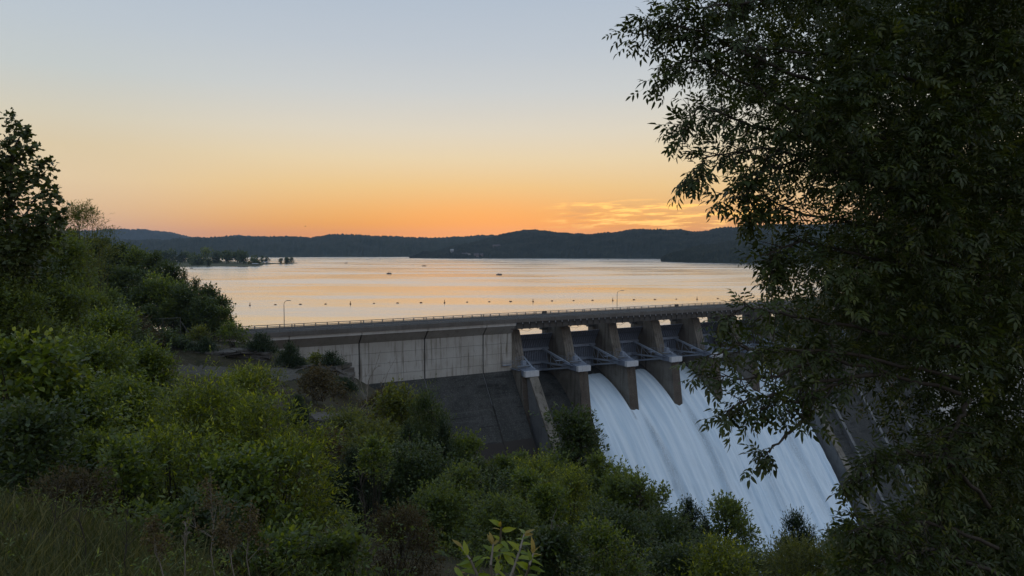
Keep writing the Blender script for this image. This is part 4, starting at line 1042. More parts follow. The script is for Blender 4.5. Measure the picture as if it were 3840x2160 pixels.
# --- centre: cedars and shrubs in front of the dam slope
for a in [(1600, 1500, 44, 330, 'gcedar', 'cedar_tree', 'large dark cedar in front of the dark concrete slope', 'tree'), (1490, 1470, 48, 250, 'olive', 'yellowish_tree', 'yellowish scrubby tree left of the large dark cedar', 'tree'), (1420, 1610, 42, 260, 'olive', 'scrub_tree', 'scrubby tree lower left of the large dark cedar', 'tree'),
          (1740, 1655, 46, 190, 'mid', 'scrub_tree', 'yellowish scrub tree on the right shoulder of the large cedar', 'tree'), (1330, 1720, 34, 260, 'cedar', 'cedar_tree', 'dark low cedar between the bright shrubs and the large cedar', 'tree'), (1560, 1700, 34, 380, 'dark', 'dark_shrub', 'dark shrub mass at the foot of the large cedar', 'shrub'),
          (1800, 1735, 44, 120, 'gcedar', 'scrub_tree', 'slim pointed tree against the lower dark slope', 'tree'), (1890, 1740, 46, 150, 'mid', 'shrub', 'leafy shrub left of the pointed tree by the training wall', 'shrub'), (1945, 1715, 48, 90, 'mid', 'shrub', 'slender shrub reaching up in front of the training wall', 'shrub'),
          (2165, 1560, 50, 230, 'dtree', 'pyramid_tree', 'pyramid-shaped tree left of the first white water stream', 'tree'), (2100, 1735, 46, 250, 'mid', 'shrub', 'shrub at the left foot of the pyramid-shaped tree', 'shrub'), (2030, 1740, 32, 230, 'lime', 'shrub', 'yellow green shrub below the training wall', 'shrub'),
          (1770, 1800, 36, 300, 'dark', 'shrub', 'dusky shrub below the pointed tree', 'shrub'), (2150, 1775, 30, 200, 'lime', 'shrub', 'yellow green shrub with dense crown, right of centre', 'shrub'), (2040, 1830, 28, 190, 'green', 'shrub', 'green shrub nestled left of the dense yellow green one', 'shrub'), (2300, 1755, 40, 200, 'green', 'shrub', 'green shrub at the edge of the white water', 'shrub'),
          (2330, 1800, 37, 240, 'mid', 'shrub', 'mid green shrub just right of the dense yellow green one', 'shrub'), (2440, 1850, 37, 170, 'mid', 'shrub', 'loose shrub standing before the middle of the white water', 'shrub'), (2585, 1890, 38, 170, 'cedar', 'cedar_tree', 'small cedar in front of the white water, left of the leafy young tree', 'tree'),
          (2735, 1880, 36, 170, 'tree', 'young_tree', 'leafy young tree silhouetted on the foot of the white water', 'tree'), (2990, 1950, 38, 250, 'cedar', 'cedar_tree', 'wide cedar in front of the lower right white water', 'tree'), (3130, 1985, 36, 160, 'gcedar', 'cedar_tree', 'thin cedar right of the wide one', 'tree'),
          (2500, 1960, 30, 380, 'dark', 'shrub', 'dark shrub mass under the loose shrub', 'shrub'), (2300, 1930, 26, 300, 'dark', 'shrub', 'dark shrub between yellow green shrub and white water', 'shrub'), (2270, 1990, 17, 260, 'green', 'shrub', 'leafy shrub at the bottom edge, right of the young sapling', 'shrub'),
          (2700, 2045, 15, 330, 'lime', 'shrub', 'bright yellow green shrub at the bottom edge below the young tree', 'shrub'), (2560, 2080, 18, 300, 'dark', 'shrub', 'dark shrub at the bottom edge left of the bright one', 'shrub'), (2990, 2040, 17, 330, 'olive', 'shrub', 'olive shrub at the bottom edge below the wide cedar', 'shrub'),
          (3680, 1620, 13, 620, 'dark', 'dark_tree', 'dark leafy mass behind the box elder at the right edge', 'tree'), (3560, 1930, 10, 520, 'dark', 'shrub', 'dark shrub under the box elder at the lower right edge', 'shrub'), (2850, 2090, 22, 260, 'dark', 'shrub', 'dark shrub at the bottom edge between bright and olive ones', 'shrub'), (3250, 2020, 10, 420, 'mid', 'shrub', 'shrub at the bottom right under the box elder branches', 'shrub'), (1280, 2010, 9.5, 240, 'mid', 'shrub', 'low leafy shrub at the bottom edge left of the young sapling', 'shrub'),
          (560, 1960, 8.6, 300, 'mid', 'shrub', 'low leafy weeds at the bottom left below the bright shrubs', 'shrub'), (240, 1800, 9.6, 330, 'brush', 'shrub', 'brown brush tangle above the grass at the left', 'shrub'), (760, 1890, 9.2, 330, 'dark', 'shrub', 'dark undergrowth behind the dry weed stalks', 'shrub'), (1440, 1480, 84, 170, 'brush', 'shrub', 'brown brush where the slope meets the concrete wall', 'shrub'), (1560, 1540, 76, 180, 'olive', 'shrub', 'olive scrub against the dark concrete slope above the big cedar', 'shrub'), (1700, 1690, 66, 200, 'dark', 'shrub', 'dark scrub at the base of the dark slope behind the big cedar', 'shrub'), (1500, 1930, 15, 260, 'brush', 'shrub', 'brown brush on the slope left of the young sapling', 'shrub'), (1845, 1735, 42, 60, 'gcedar', 'slender_tree', 'slender dark spire between the pointed tree and the training wall', 'tree'), (1530, 1590, 40, 90, 'cedar', 'cedar_tree', 'narrow dark spire on the left flank of the large cedar', 'tree'), (1660, 1570, 42, 110, 'cedar', 'cedar_tree', 'narrow dark spire on the right flank of the large cedar', 'tree'), (1400, 1660, 30, 110, 'green', 'young_tree', 'upright green young tree between bright shrubs and cedars', 'tree'), (2235, 1720, 40, 90, 'mid', 'young_tree', 'slim young tree just left of the green shrub at the white water edge', 'tree'), (2400, 1800, 36, 80, 'tree', 'young_tree', 'slim open young tree against the white water left of the loose shrub', 'tree'), (1980, 1780, 30, 110, 'green', 'young_tree', 'upright young tree left of the yellow green shrubs', 'tree'), (2640, 1930, 34, 70, 'cedar', 'cedar_tree', 'tiny cedar spire at the left foot of the leafy young tree', 'tree'), (1730, 1760, 28, 160, 'mid', 'shrub', 'ragged shrub in front of the large cedar foot', 'shrub'), (1040, 2030, 9.5, 260, 'green', 'shrub', 'low green shrub at the bottom edge below the bright shrubs', 'shrub'), (2080, 2010, 13, 300, 'dark', 'shrub', 'dark shrub right behind the young sapling', 'shrub'), (1900, 1900, 24, 330, 'mid', 'shrub', 'tufted shrub on the slope above the young sapling', 'shrub'),
          (1650, 1850, 26, 320, 'mid', 'shrub', 'grassy green shrub left above the young sapling', 'shrub')]:
    plant(*a, None, 4.4)


# ------------------------------------------------------------------ trees grown limb by limb
def limb_tree(name, label, trunk, limbs, blobs, leafmat_, tp, leaf, tw, per_limb, n_single, r, trunk_r=.16, leaves_per=5, droop=.3, dens=1.0, limbmat=M_bark, rlimb=.035):
    base = P(*trunk[0]); e = empty(name, base, 0, label, 'tree'); rel = lambda q: P(*q) - base
    segs = []; pts = [rel(q) for q in trunk]
    for i in range(len(pts) - 1): segs.append((pts[i], pts[i + 1], trunk_r * (1 - .8 * i / len(pts)), trunk_r * (1 - .8 * (i + 1) / len(pts))))
    obj('trunk', tubes_mesh('trunk', segs, limbmat, 9), e)
    B, A, Ls = [], [], []; twsegs = []
    for lb in limbs:
        q = [rel(v) for v in lb]; s = []
        fine = []
        for i in range(len(q) - 1):
            for f in np.linspace(0, 1, 7)[:-1]: fine.append(q[i] * (1 - f) + q[i + 1] * f + r.normal(size=3) * .012)
        fine.append(q[-1]); m = len(fine)
        for i in range(m - 1): s.append((fine[i], fine[i + 1], rlimb * (1 - .88 * i / m), rlimb * (1 - .88 * (i + 1) / m)))
        obj('limb', tubes_mesh('limb', s, limbmat, 6), e)
        n = int(per_limb) if len(lb) > 3 and not (1150 < lb[-1][1] < 1600 and lb[-1][0] < 2900) else (24 if len(lb) > 3 else 7); twl = tw if len(lb) > 3 else tw * .45
        for j in range(n):
            f = (.18 if len(lb) > 3 else .72) + (.82 if len(lb) > 3 else .28) * ((j + r.random()) / n); i = min(int(f * (m - 1)), m - 2); p = fine[i] * .5 + fine[i + 1] * .5; dr = norm(fine[i + 1] - fine[max(i - 2, 0)])
            a = dr * .55 + rdir(r, 1)[0] * .8; a[2] -= .12
            L = twl * (.35 + .8 * r.random()) * (1.15 - .55 * f); a = norm(a)
            B.append(p); A.append(a); Ls.append(L); twsegs.append((p, p + a * L + np.array([0, 0, -L * .12]), .006 + .004 * (1 - f), .002))
        B.append(fine[-1]); A.append(norm(fine[-1] - fine[-4])); Ls.append(tw * .5)
    if twsegs: obj('twigs', tubes_mesh('twigs', twsegs, limbmat, 4), e)
    B, A, Ls = np.array(B).reshape(-1, 3), np.array(A).reshape(-1, 3), np.array(Ls)
    a1 = sprays(r, B, A, Ls, leaves_per, leaf, tp, droop)
    parts = []
    n1 = len(a1[0]); pick = r.permutation(n1)[:n_single]; keep = np.ones(n1, bool); keep[pick] = False
    parts.append(leafcloud(*[v[keep] for v in a1[:4]], tp, r, a1[4][keep]))
    # single leaves are parts of their own
    vm = []
    for tv in (.1, .45, .85):
        vm.append(npmesh('leaf', tp[0], tp[1], leafmat_, False, np.full(len(tp[0]), tv)))
    import mathutils
    for i in pick:
        d = norm(a1[1][i]); sd = norm(np.cross(a1[2][i], d)); nn = np.cross(d, sd); sc = a1[3][i]
        o = obj('leaf', vm[0 if a1[4][i] < .3 else (1 if a1[4][i] < .65 else 2)], e)
        o.matrix_basis = mathutils.Matrix(((d[0] * sc, sd[0] * sc, nn[0] * sc, a1[0][i][0]), (d[1] * sc, sd[1] * sc, nn[1] * sc, a1[0][i][1]), (d[2] * sc, sd[2] * sc, nn[2] * sc, a1[0][i][2]), (0, 0, 0, 1)))
    for px, py, d, rp in blobs:
        c = rel((px, py, d)); rr = rp * d / FPX; dz = .75
        n = max(6, int(dens * 22 * (rr / leaf) ** 2 / leaves_per * (1 if tp is T_PINN else 1.6)))
        b = c + rdir(r, n) * rr * (r.random(n) ** .45)[:, None]; ax = rdir(r, n) + norm(b - c) * .6; ax[:, 2] *= .6
        s = sprays(r, b, ax, np.full(n, leaf * 1.9), leaves_per, leaf, tp, droop); parts.append(leafcloud(*s[:4], tp, r, s[4]))
    V, F, t = cat(parts); tag(obj('foliage', npmesh('foliage', V, F, leafmat_, False, t), e), kind='stuff')
    return e


r = np.random.default_rng(31)
limbs = [[(3560, 350, 8.8), (3100, 200, 8.5), (2700, 170, 8.2), (2370, 125, 8.0)], [(3600, 600, 8.8), (3000, 420, 8.5), (2760, 300, 8.2), (2580, 210, 8.0), (2460, 290, 7.9)], [(3100, 330, 8.5), (2850, 230, 8.2), (2620, 110, 8.0), (2440, 85, 7.9)],
         [(3620, 800, 8.8), (3100, 540, 8.5), (2820, 470, 8.1), (2620, 400, 7.9), (2560, 500, 7.8)], [(3620, 900, 8.8), (3200, 600, 8.4), (2850, 560, 8.1), (2650, 590, 7.9), (2585, 680, 7.8)], [(3620, 950, 8.8), (3300, 700, 8.4), (3000, 600, 8.1), (2830, 650, 7.9), (2715, 735, 7.8)],
         [(3500, -80, 8.8), (3100, -60, 8.5), (2800, 10, 8.3), (2620, 30, 8.1), (2490, 45, 8.0)], [(3450, -200, 9.0), (3100, -120, 8.8), (2850, -40, 8.6), (2700, 30, 8.4)], [(3600, 1000, 8.8), (3250, 850, 8.4), (2980, 790, 8.2), (2850, 735, 8.0), (2815, 790, 8.0)],
         [(3620, 1050, 8.8), (3250, 960, 8.4), (3000, 900, 8.2), (2890, 950, 8.1), (2900, 1050, 8.0)], [(3600, 1300, 8.4), (3200, 1230, 8.0), (2920, 1180, 7.6), (2800, 1150, 7.4), (2720, 1190, 7.3)], [(3600, 1420, 8.2), (3150, 1320, 7.8), (2900, 1310, 7.4), (2760, 1300, 7.2), (2650, 1335, 7.1)],
         [(3600, 1480, 8.2), (3100, 1330, 7.8), (2920, 1415, 7.5), (2790, 1420, 7.2), (2650, 1410, 7.1)], [(3300, 1400, 8.0), (3020, 1440, 7.6), (2900, 1480, 7.4), (2800, 1500, 7.2), (2730, 1540, 7.1)], [(3250, 1400, 8.0), (3080, 1460, 7.6), (2960, 1510, 7.4), (2860, 1530, 7.2)],
         [(3040, 1540, 7.8), (2950, 1640, 7.5), (2850, 1712, 7.3)], [(3720, 1900, 8.2), (3560, 1730, 7.8), (3400, 1690, 7.5), (3290, 1720, 7.3), (3215, 1790, 7.2)], [(3740, 2050, 8.0), (3500, 1960, 7.6), (3320, 1960, 7.3), (3190, 1990, 7.1)], [(3740, 2150, 8.0), (3500, 2060, 7.4), (3330, 2090, 7.1), (3200, 2150, 7.0)],
          [(3640, 1500, 8.4), (3560, 1650, 8.1), (3520, 1800, 7.9), (3500, 1900, 7.8)]]
r2 = np.random.default_rng(9)
blobs = []
for px, py in [(x, y) for y in range(-120, 1330, 125) for x in range(2800, 4050, 125)]:
    lim = np.interp(py, [-150, 100, 330, 560, 720, 900, 1050, 1180, 1330], [2700, 2640, 2780, 2740, 2830, 3080, 2980, 2900, 2830])
    if px < lim: continue
    if abs(py - 830) < 90 and 2850 < px < 3200 and r2.random() < .7: continue
    if r2.random() < (.16 if px < 3350 else .0): continue
    blobs.append((px + r2.normal() * 30, py + r2.normal() * 30, 9 + 2.8 * r2.random(), 95 + 40 * r2.random()))
    if px > 2950: blobs.append((px + r2.normal() * 40, py + r2.normal() * 40, 7.6 + 1.0 * r2.random(), 80 + 40 * r2.random()))
    if px > 3150: blobs.append((px + r2.normal() * 40, py + r2.normal() * 40, 11.5 + 2.5 * r2.random(), 110 + 40 * r2.random()))
for px, py in [(x, y) for y in range(1330, 2330, 110) for x in range(3480, 4080, 110)]:
    if px < np.interp(py, [1330, 1500, 1700, 1900, 2050, 2200], [3100, 3430, 3560, 3560, 3380, 3250]): continue
    blobs.append((px + r2.normal() * 20, py + r2.normal() * 20, 8.6 + 2.2 * r2.random(), 95 + 30 * r2.random()))
for q in [(3080, 1390, 8.2, 80), (2930, 1350, 8.0, 70), (3180, 1370, 8.3, 90), (3030, 1520, 8.0, 55), (3280, 1300, 8.6, 130), (3100, 1300, 8, 60), (3330, 2080, 8, 120), (3450, 2150, 8, 140), (3300, 2180, 7.6, 120)]: blobs.append(q)
limb_tree('box_elder', 'big dark box elder filling the right side, compound leaves against the sunset', [(3800, 2900, 11.6), (3740, 1900, 11.4), (3700, 1200, 11.2), (3650, 400, 11), (3600, -300, 10.8)], limbs, blobs, L_big, T_PINN, .18, .40, 54, 290, r, .13, dens=1.25, leaves_per=4, rlimb=.024)

r = np.random.default_rng(41)
sl_ = [[(30, 900, 20), (120, 760, 19.6), (180, 690, 19.3), (225, 735, 19)], [(30, 800, 20), (90, 700, 19.6), (140, 640, 19.2), (178, 598, 19)], [(40, 700, 20), (80, 590, 19.7), (125, 545, 19.4)], [(30, 960, 20), (130, 860, 19.5), (200, 810, 19), (240, 795, 18.8)], [(40, 640, 20), (70, 520, 19.8), (100, 485, 19.6)], [(35, 700, 20), (-40, 560, 19.8), (-90, 500, 19.6)]]
sb_ = [(52, 440, 20, 26), (62, 495, 20, 42), (35, 570, 20, 60), (25, 650, 20, 66), (105, 560, 19.6, 24), (150, 618, 19.2, 30), (105, 660, 19.6, 38), (150, 672, 19.2, 24), (10, 745, 20, 60), (62, 735, 20, 26), (25, 825, 20, 44), (170, 715, 19.2, 24), (150, 765, 19.2, 32), (198, 752, 19.2, 20), (182, 808, 19.2, 36), (130, 812, 19.2, 26), (218, 808, 19, 18), (105, 860, 19.4, 60), (40, 890, 19.8, 70), (180, 880, 19.4, 50), (-60, 560, 20, 60), (-60, 700, 20, 90), (-60, 850, 20, 90), (100, 960, 19.4, 80), (20, 990, 19.4, 90)]
limb_tree('sycamore_tree', 'tall lobed-leaf tree silhouetted against the sky at the left edge', [(10, 1620, 20), (25, 1000, 20), (38, 740, 20), (48, 560, 20)], sl_, sb_, L_syc, T_MAPLE, .14, .34, 22, 120, r, .09, 4, .35, .75, rlimb=.03)

# ------------------------------------------------------------------ young sapling at the bottom edge, every leaf its own part
import mathutils
r = np.random.default_rng(77)
sb = P(1860, 2420, 4.6); sap = empty('sapling', sb, 0, 'young sapling with large lime and rusty leaves at the bottom edge', 'plant')
shoots = [[(1860, 2420), (1850, 2250), (1870, 2100), (1880, 1975)], [(1855, 2300), (1800, 2180), (1765, 2100), (1730, 2050)], [(1858, 2280), (1920, 2150), (1950, 2060), (1965, 2005)], [(1856, 2330), (1950, 2230), (1985, 2120), (2000, 2075)], [(1857, 2260), (1840, 2120), (1850, 2040)], [(1857, 2350), (1770, 2260), (1740, 2190), (1725, 2150)]]
segs = []; lv = []
for s_ in shoots:
    q = [P(x, y, 4.6 + .12 * r.normal()) - sb for x, y in s_]; m = len(q)
    for i in range(m - 1): segs.append((q[i], q[i + 1], .011 * (1 - .7 * i / m), .011 * (1 - .7 * (i + 1) / m)))
    for i in range(m - 1):
        for f in ((.3, .6, .9) if i else (.7,)):
            for sg in (1, -1): lv.append((q[i] * (1 - f) + q[i + 1] * f, q[i + 1] - q[i], sg, (i + f) / (m - 1)))
    lv.append((q[-1], q[-1] - q[-2], 0, 1.0)); lv.append((q[-1], q[-1] - q[-2], 1, 1.0))
obj('stems', tubes_mesh('stems', segs, M_twig, 6), sap)
lm = {}
for tv in (.05, .35, .6, 1.0):
    t_ = blade(.21, -.2, .09) if tv < .9 else T_LANCE; lm[tv] = npmesh('leaf', t_[0], t_[1], L_young, True, np.full(len(t_[0]), tv))
for p, d0, sg, f in lv:
    d0 = norm(d0); sd = norm(np.cross(d0, (0, 1, 0.2))) * (sg if sg else .2)
    d = norm(d0 * (.35 + .6 * (f > .85)) + sd * .9 + r.normal(size=3) * .28); nn = norm(np.array([0, -.5, 1.0]) + r.normal(size=3) * .4); s2 = norm(np.cross(nn, d)); n2 = np.cross(d, s2)
    sc = (.10 if f < .85 else .085) * (.7 + .5 * r.random()); tv = 1.0 if (f > .9 and r.random() < .75) else float(r.choice([.05, .35, .6]))
    o = obj('leaf', lm[tv], sap); o.matrix_basis = mathutils.Matrix(((d[0] * sc, s2[0] * sc, n2[0] * sc, p[0]), (d[1] * sc, s2[1] * sc, n2[1] * sc, p[1]), (d[2] * sc, s2[2] * sc, n2[2] * sc, p[2]), (0, 0, 0, 1)))


# ------------------------------------------------------------------ bare twigs and dry weeds
def bare(px0, py0, px1, py1, d, lab, mat=M_twig, r0=.02, nb=7, name='bare_sapling', spread=.5, cat_='tree', group=None):
    seed_[0] += 1; r = np.random.default_rng(seed_[0]); a = P(px0, py0, d); b = P(px1, py1, d) - a; L = np.linalg.norm(b)
    g = T(a[0], a[1]); e = empty(name, (a[0], a[1], min(g, a[2])), 0, lab, cat_, group); off = np.array([0, 0, a[2] - min(g, a[2])])
    segs = []; pts = [np.zeros(3) - (off if off[2] > .05 else 0)] + [b * f + r.normal(size=3) * L * .02 for f in (0, .25, .5, .75, 1.0)]
    pts = [p + off for p in pts]
    for i in range(len(pts) - 1): segs.append((pts[i], pts[i + 1], r0 * (1 - .15 * i), r0 * (1 - .15 * (i + 1))))
    for j in range(nb):
        f = .25 + .7 * r.random(); p = off + b * f; v = norm(norm(b) * .8 + rdir(r, 1)[0] * spread * 1.3); l = L * (.15 + .25 * r.random()) * (1.2 - f)
        q = p + v * l; segs.append((p, q, r0 * .45, r0 * .2))
        for _ in range(3):
            v2 = norm(v + rdir(r, 1)[0] * .7); segs.append((p + v * l * .6, p + v * l * .6 + v2 * l * .45, r0 * .25, r0 * .1))
    obj('stems', tubes_mesh('stems', segs, mat, 5), e); return e, segs


bare(1335, 1570, 1432, 1310, 78, 'bare forked sapling standing against the concrete wall', r0=.06, nb=7)
bare(1365, 1590, 1480, 1335, 78, 'thin bare stem leaning right against the concrete wall', r0=.05, nb=2)
bare(1392, 2170, 1345, 1750, 16, 'bare brown sapling trunk in front of the dark cedar thicket', M_bark, .035, 9)
bare(1480, 2170, 1560, 1960, 9, 'dark bare twig at the bottom edge left of the young sapling', M_bark, .010, 5)
bare(2050, 2090, 2080, 1900, 18, 'pale crooked dead stem beside the yellow green shrub', M_twig, .03, 2)
bare(1050, 1420, 1090, 1520, 90, 'pale fallen branch on the brushy slope', M_twig, .04, 4)
WG = 'dry weed stalks in the foreground'
for i, a in enumerate([(800, 2170, 795, 1770, 6.1, 'tallest dry weed stalk with a feathery brown head'), (930, 2170, 935, 1900, 5.9, 'dry weed stalk right of the tallest, with a small brown head'), (870, 2170, 850, 1960, 5.7, 'short dry weed stalk between two taller ones'), (610, 2170, 560, 1960, 5.5, 'pale dry stalk bunch left of the tall weeds'),
                       (690, 2170, 700, 1940, 5.5, 'pale branching dry stalk left of the tallest weed'), (320, 2120, 300, 1760, 6.5, 'dark thin dry stalk standing above the grass at left'), (190, 2060, 230, 1730, 6.7, 'leaning dry stalk near the left edge'), (470, 2170, 480, 1900, 6.0, 'slim dry stalk in the grass right of the leaning one')]):
    e, segs = bare(*a[:5], a[5], M_twig if i < 5 else M_bark, .0065, 12, 'dry_weed', .55, 'weed', WG)
    if i < 4:
        rr = np.random.default_rng(900 + i); tips = np.array([s[1] for s in segs[5:]]); n = len(tips) * 14; b_ = np.repeat(tips, 14, 0) + rr.normal(size=(n, 3)) * .03
        V, F, t = leafcloud(b_, rdir(rr, n), rdir(rr, n), .014 + .014 * rr.random(n), T_RHOMB, rr); tag(obj('seed_head', npmesh('seed_head', V, F, L_brown, False, t), e), kind='stuff')

# ------------------------------------------------------------------ grass
def grass(name, xy, h0, h1, wd, mat, seed, lean=.5):
    r = np.random.default_rng(seed); n = len(xy); z = terrain(xy[:, 0], xy[:, 1]); b = np.column_stack([xy, z - .03])
    d = np.array([0, 0, 1.]) + r.normal(size=(n, 3)) * lean * .5; d[:, 2] = np.abs(d[:, 2]) + .4; d = norm(d); h = h0 + (h1 - h0) * r.random(n) ** 1.5
    side = norm(np.cross(d, rdir(r, n))); bend = rdir(r, n) * lean; bend[:, 2] = -np.abs(bend[:, 2]) * .5
    V = np.stack([b - side * wd, b + side * wd, b + d * (h * .55)[:, None] + side * wd * .8 + bend * (h * .12)[:, None], b + d * (h * .55)[:, None] - side * wd * .8 + bend * (h * .12)[:, None], b + d * h[:, None] + bend * (h * .42)[:, None]], 1)
    i = (np.arange(n) * 5)[:, None]; F = np.concatenate([i + np.array([[0, 1, 2]]), i + np.array([[0, 2, 3]]), i + np.array([[3, 2, 4]])])
    tag(obj(name, npmesh(name, V.reshape(-1, 3), F, mat, False, np.repeat(r.random(n), 5))), kind='stuff')


r = np.random.default_rng(55)
def scatter(n, pxa, pxb, da, db, lim=None):
    d = da + (db - da) * r.random(n); px = pxa + (pxb - pxa) * r.random(n)
    q = np.column_stack([(px - 1920) / FPX * d, d])
    cl_ = vnoise(q[:, 0], q[:, 1], .7, 61); return q[cl_ > .28] if lim is None else q[cl_ > lim]


grass('grass', np.concatenate([scatter(17000, -300, 780, 4.4, 9.6, .15), scatter(2500, 600, 2100, 7.5, 13, .45), scatter(2500, 1300, 2400, 13, 30, .5)]), .16, .55, .004, L_grass, 5, 1.0)
grass('dry_grass', np.concatenate([scatter(1800, -200, 900, 6.5, 10, .55), scatter(1500, 1300, 1900, 9, 20, .5)]), .25, .6, .0035, L_brown, 6, .8)
def undergrowth(name, xy, h, mat, tp, L0, seed, k=6):
    r = np.random.default_rng(seed); n = len(xy); d_ = np.maximum(xy[:, 1], 4); L = np.maximum(L0, 2.4 * d_ / 739); z = terrain(xy[:, 0], xy[:, 1])
    hh = h * (.3 + .9 * vnoise(xy[:, 0], xy[:, 1], 2.2, seed)) * r.random(n) ** .6
    base = np.column_stack([xy, z + hh]); ax = np.array([0, 0, .8]) + r.normal(size=(n, 3)) * .7
    s_ = sprays(r, base, ax, L * 3.2, k, 1.0, tp, .25); S2 = s_[3] * np.tile(L, k)
    V, F, t = leafcloud(s_[0], s_[1], s_[2], S2, tp, r, s_[4]); tag(obj(name, npmesh(name, V, F, mat, False, t)), kind='stuff')


undergrowth('undergrowth', np.concatenate([scatter(700, -200, 1500, 11, 24, .5), scatter(2000, 1200, 3300, 11, 34, .35), scatter(2600, 1150, 2400, 30, 70, .2)]), 1.3, L_mid, T_OVAL, .08, 21)
undergrowth('undergrowth', np.concatenate([scatter(600, -200, 1300, 10, 26, .5), scatter(2200, 1250, 2300, 20, 80, .4)]), 1.1, L_olive, T_LANCE, .07, 22)
undergrowth('undergrowth', np.concatenate([scatter(2600, -2600, -150, 7, 60, .15), scatter(1200, -4500, -1200, 3, 14, .15)]), 1.6, L_mid, T_OVAL, .11, 24)
undergrowth('ground_weeds', np.concatenate([scatter(650, -250, 900, 5.2, 10, .5), scatter(1500, 900, 2200, 8, 13, .3)]), .5, L_green, T_LANCE, .05, 23)
gb = []
for _ in range(5200):
    x, y = r.uniform(-75, -15), r.uniform(88, 145)
    if vnoise(x, y, 5, 71) > .5: gb.append((x, y))
grass('bench_grass', np.array(gb), .25, .7, .05, L_olive, 8)

# ------------------------------------------------------------------ rock: gravel bench sheets and limestone ledges
def sheet(name, xa, xb, ya, yb, mat, thr, seed):
    st = .8; gx, gy = np.meshgrid(np.arange(xa, xb, st), np.arange(ya, yb, st)); z = terrain(gx, gy) + .07
    nx = gx.shape[1]; V = np.stack([gx, gy, z], -1).reshape(-1, 3)
    cx, cy = (xa + xb) / 2, (ya + yb) / 2
    m = (np.hypot((gx - cx) / (xb - xa) * 2, (gy - cy) / (yb - ya) * 2) + (vnoise(gx, gy, 4, seed) - .5) * .7) < thr
    i = (np.arange((gx.shape[0] - 1) * nx).reshape(-1, nx)[:, :-1]).ravel(); mm = m.ravel(); i = i[mm[i] & mm[i + 1] & mm[i + nx] & mm[i + nx + 1]]
    tag(obj(name, npmesh(name, V, np.stack([i, i + 1, i + nx + 1, i + nx], 1), mat, True)), kind='structure')


sheet('gravel_path', -58, -30, 105, 123, M_gravel, .95, 81)
sheet('gravel_path', -66, -54, 130, 146, M_gravel, .8, 82)


def ledge(label, pts, layers, thick, depth, seed):
    """pts: top-edge polyline in (px, py, d); each layer a row of irregular slabs"""
    r = np.random.default_rng(seed); q = [P(*a) for a in pts]; e = empty('rock_ledge', (q[0][0], q[0][1], q[0][2] - layers * thick), 0, label, 'rock', 'limestone ledges below the dam road'); base = np.array(e.location)
    lens = np.cumsum([0] + [np.linalg.norm(q[i + 1] - q[i]) for i in range(len(q) - 1)])
    for l in range(layers):
        s = -r.random() * 1.0
        while s < lens[-1]:
            w_ = 1.4 + 2.6 * r.random(); a, b = max(s, 0), min(s + w_, lens[-1]); s += w_ + .06
            if b - a < .4: continue
            pa = np.array([np.interp(a, lens, [v[k] for v in q]) for k in range(3)]); pb = np.array([np.interp(b, lens, [v[k] for v in q]) for k in range(3)])
            dn = norm(np.array([-(pb - pa)[1], (pb - pa)[0], 0])); dn = dn * (1 if dn[1] > 0 else -1)
            o_ = -r.random() * .5 - l * .28; t0 = -l * thick - r.random() * .08; t1 = -(l + 1) * thick + .05
            zz = np.array([0, 0, 1.]); V = []
            for tz, sh in ((t0, .1 * r.random()), (t0 - (t0 - t1) * .5, -.08 * r.random()), (t1, .08)):
                V += [pa + dn * (o_ + sh + .12 * r.normal()) + zz * tz, (pa + pb) / 2 + dn * (o_ + sh - .2 * r.random()) + zz * (tz + .04 * r.normal()), pb + dn * (o_ + sh + .12 * r.normal()) + zz * tz, pb + dn * depth + zz * tz, pa + dn * depth + zz * tz]
            F = [(0, 1, 2, 3, 4), (14, 13, 12, 11, 10)]
            for k in (0, 5):
                for i in range(5): j = (i + 1) % 5; F.append((k + i, k + 5 + i, k + 5 + j, k + j))
            mb = MB(); mb.add([v - base for v in V], F); mb.build('slab', M_rock, e)


ledge('long dark limestone ledge between the two benches below the road', [(560, 1330, 124), (700, 1322, 126), (800, 1318, 127), (900, 1316, 128), (1010, 1322, 129)], 5, .62, 4, 1)
ledge('rock outcrop jutting in front of the left part of the concrete wall', [(1130, 1372, 121), (1200, 1372, 119), (1260, 1375, 118), (1310, 1395, 118), (1335, 1430, 121)], 7, .75, 5, 2)
ledge('pale limestone strip right at the edge of the upper bench', [(840, 1320, 126), (900, 1312, 127), (960, 1308, 129)], 2, .35, 3, 3)
ledge('low dark ledge on the slope under the rock outcrop', [(1180, 1570, 78), (1260, 1562, 79), (1330, 1560, 81)], 3, .5, 3, 4)
ledge('small pale rock face among the shrubs at the left', [(205, 1128, 58), (250, 1122, 58), (285, 1124, 59)], 2, .45, 2, 5)

# ------------------------------------------------------------------ chain link fence on the bank
fe = empty('chain_link_fence', P(590, 1245, 140), 0, 'chain link fence with top rail where the road meets the bank', 'fence'); fb = np.array(fe.location)
fp = [P(500, 1241, 143), P(612, 1241, 141), P(677, 1238, 139.5)]; fp = [p - fb for p in fp]; hf = 2.35
pm = MB(); pm.bar((0, 0, -.6), (0, 0, hf), .06, k=8); pm = pm.mesh('post', M_girder)
for p in fp: obj('post', pm, fe, p)
q = MB(); [q.bar(a + np.array([0, 0, hf]), b + np.array([0, 0, hf]), .05, k=6) for a, b in zip(fp[:-1], fp[1:])]; br = P(715, 1258, 138.5) - fb; q.bar(fp[2] + np.array([0, 0, hf * .75]), br, .05, k=6); q.bar(fp[2] * .4 + br * .6 + np.array([0, 0, hf * .28]), fp[2] * .4 + br * .6 - np.array([0, 0, .4]), .05, k=6); q.build('top_rail', M_girder, fe)
q = MB()
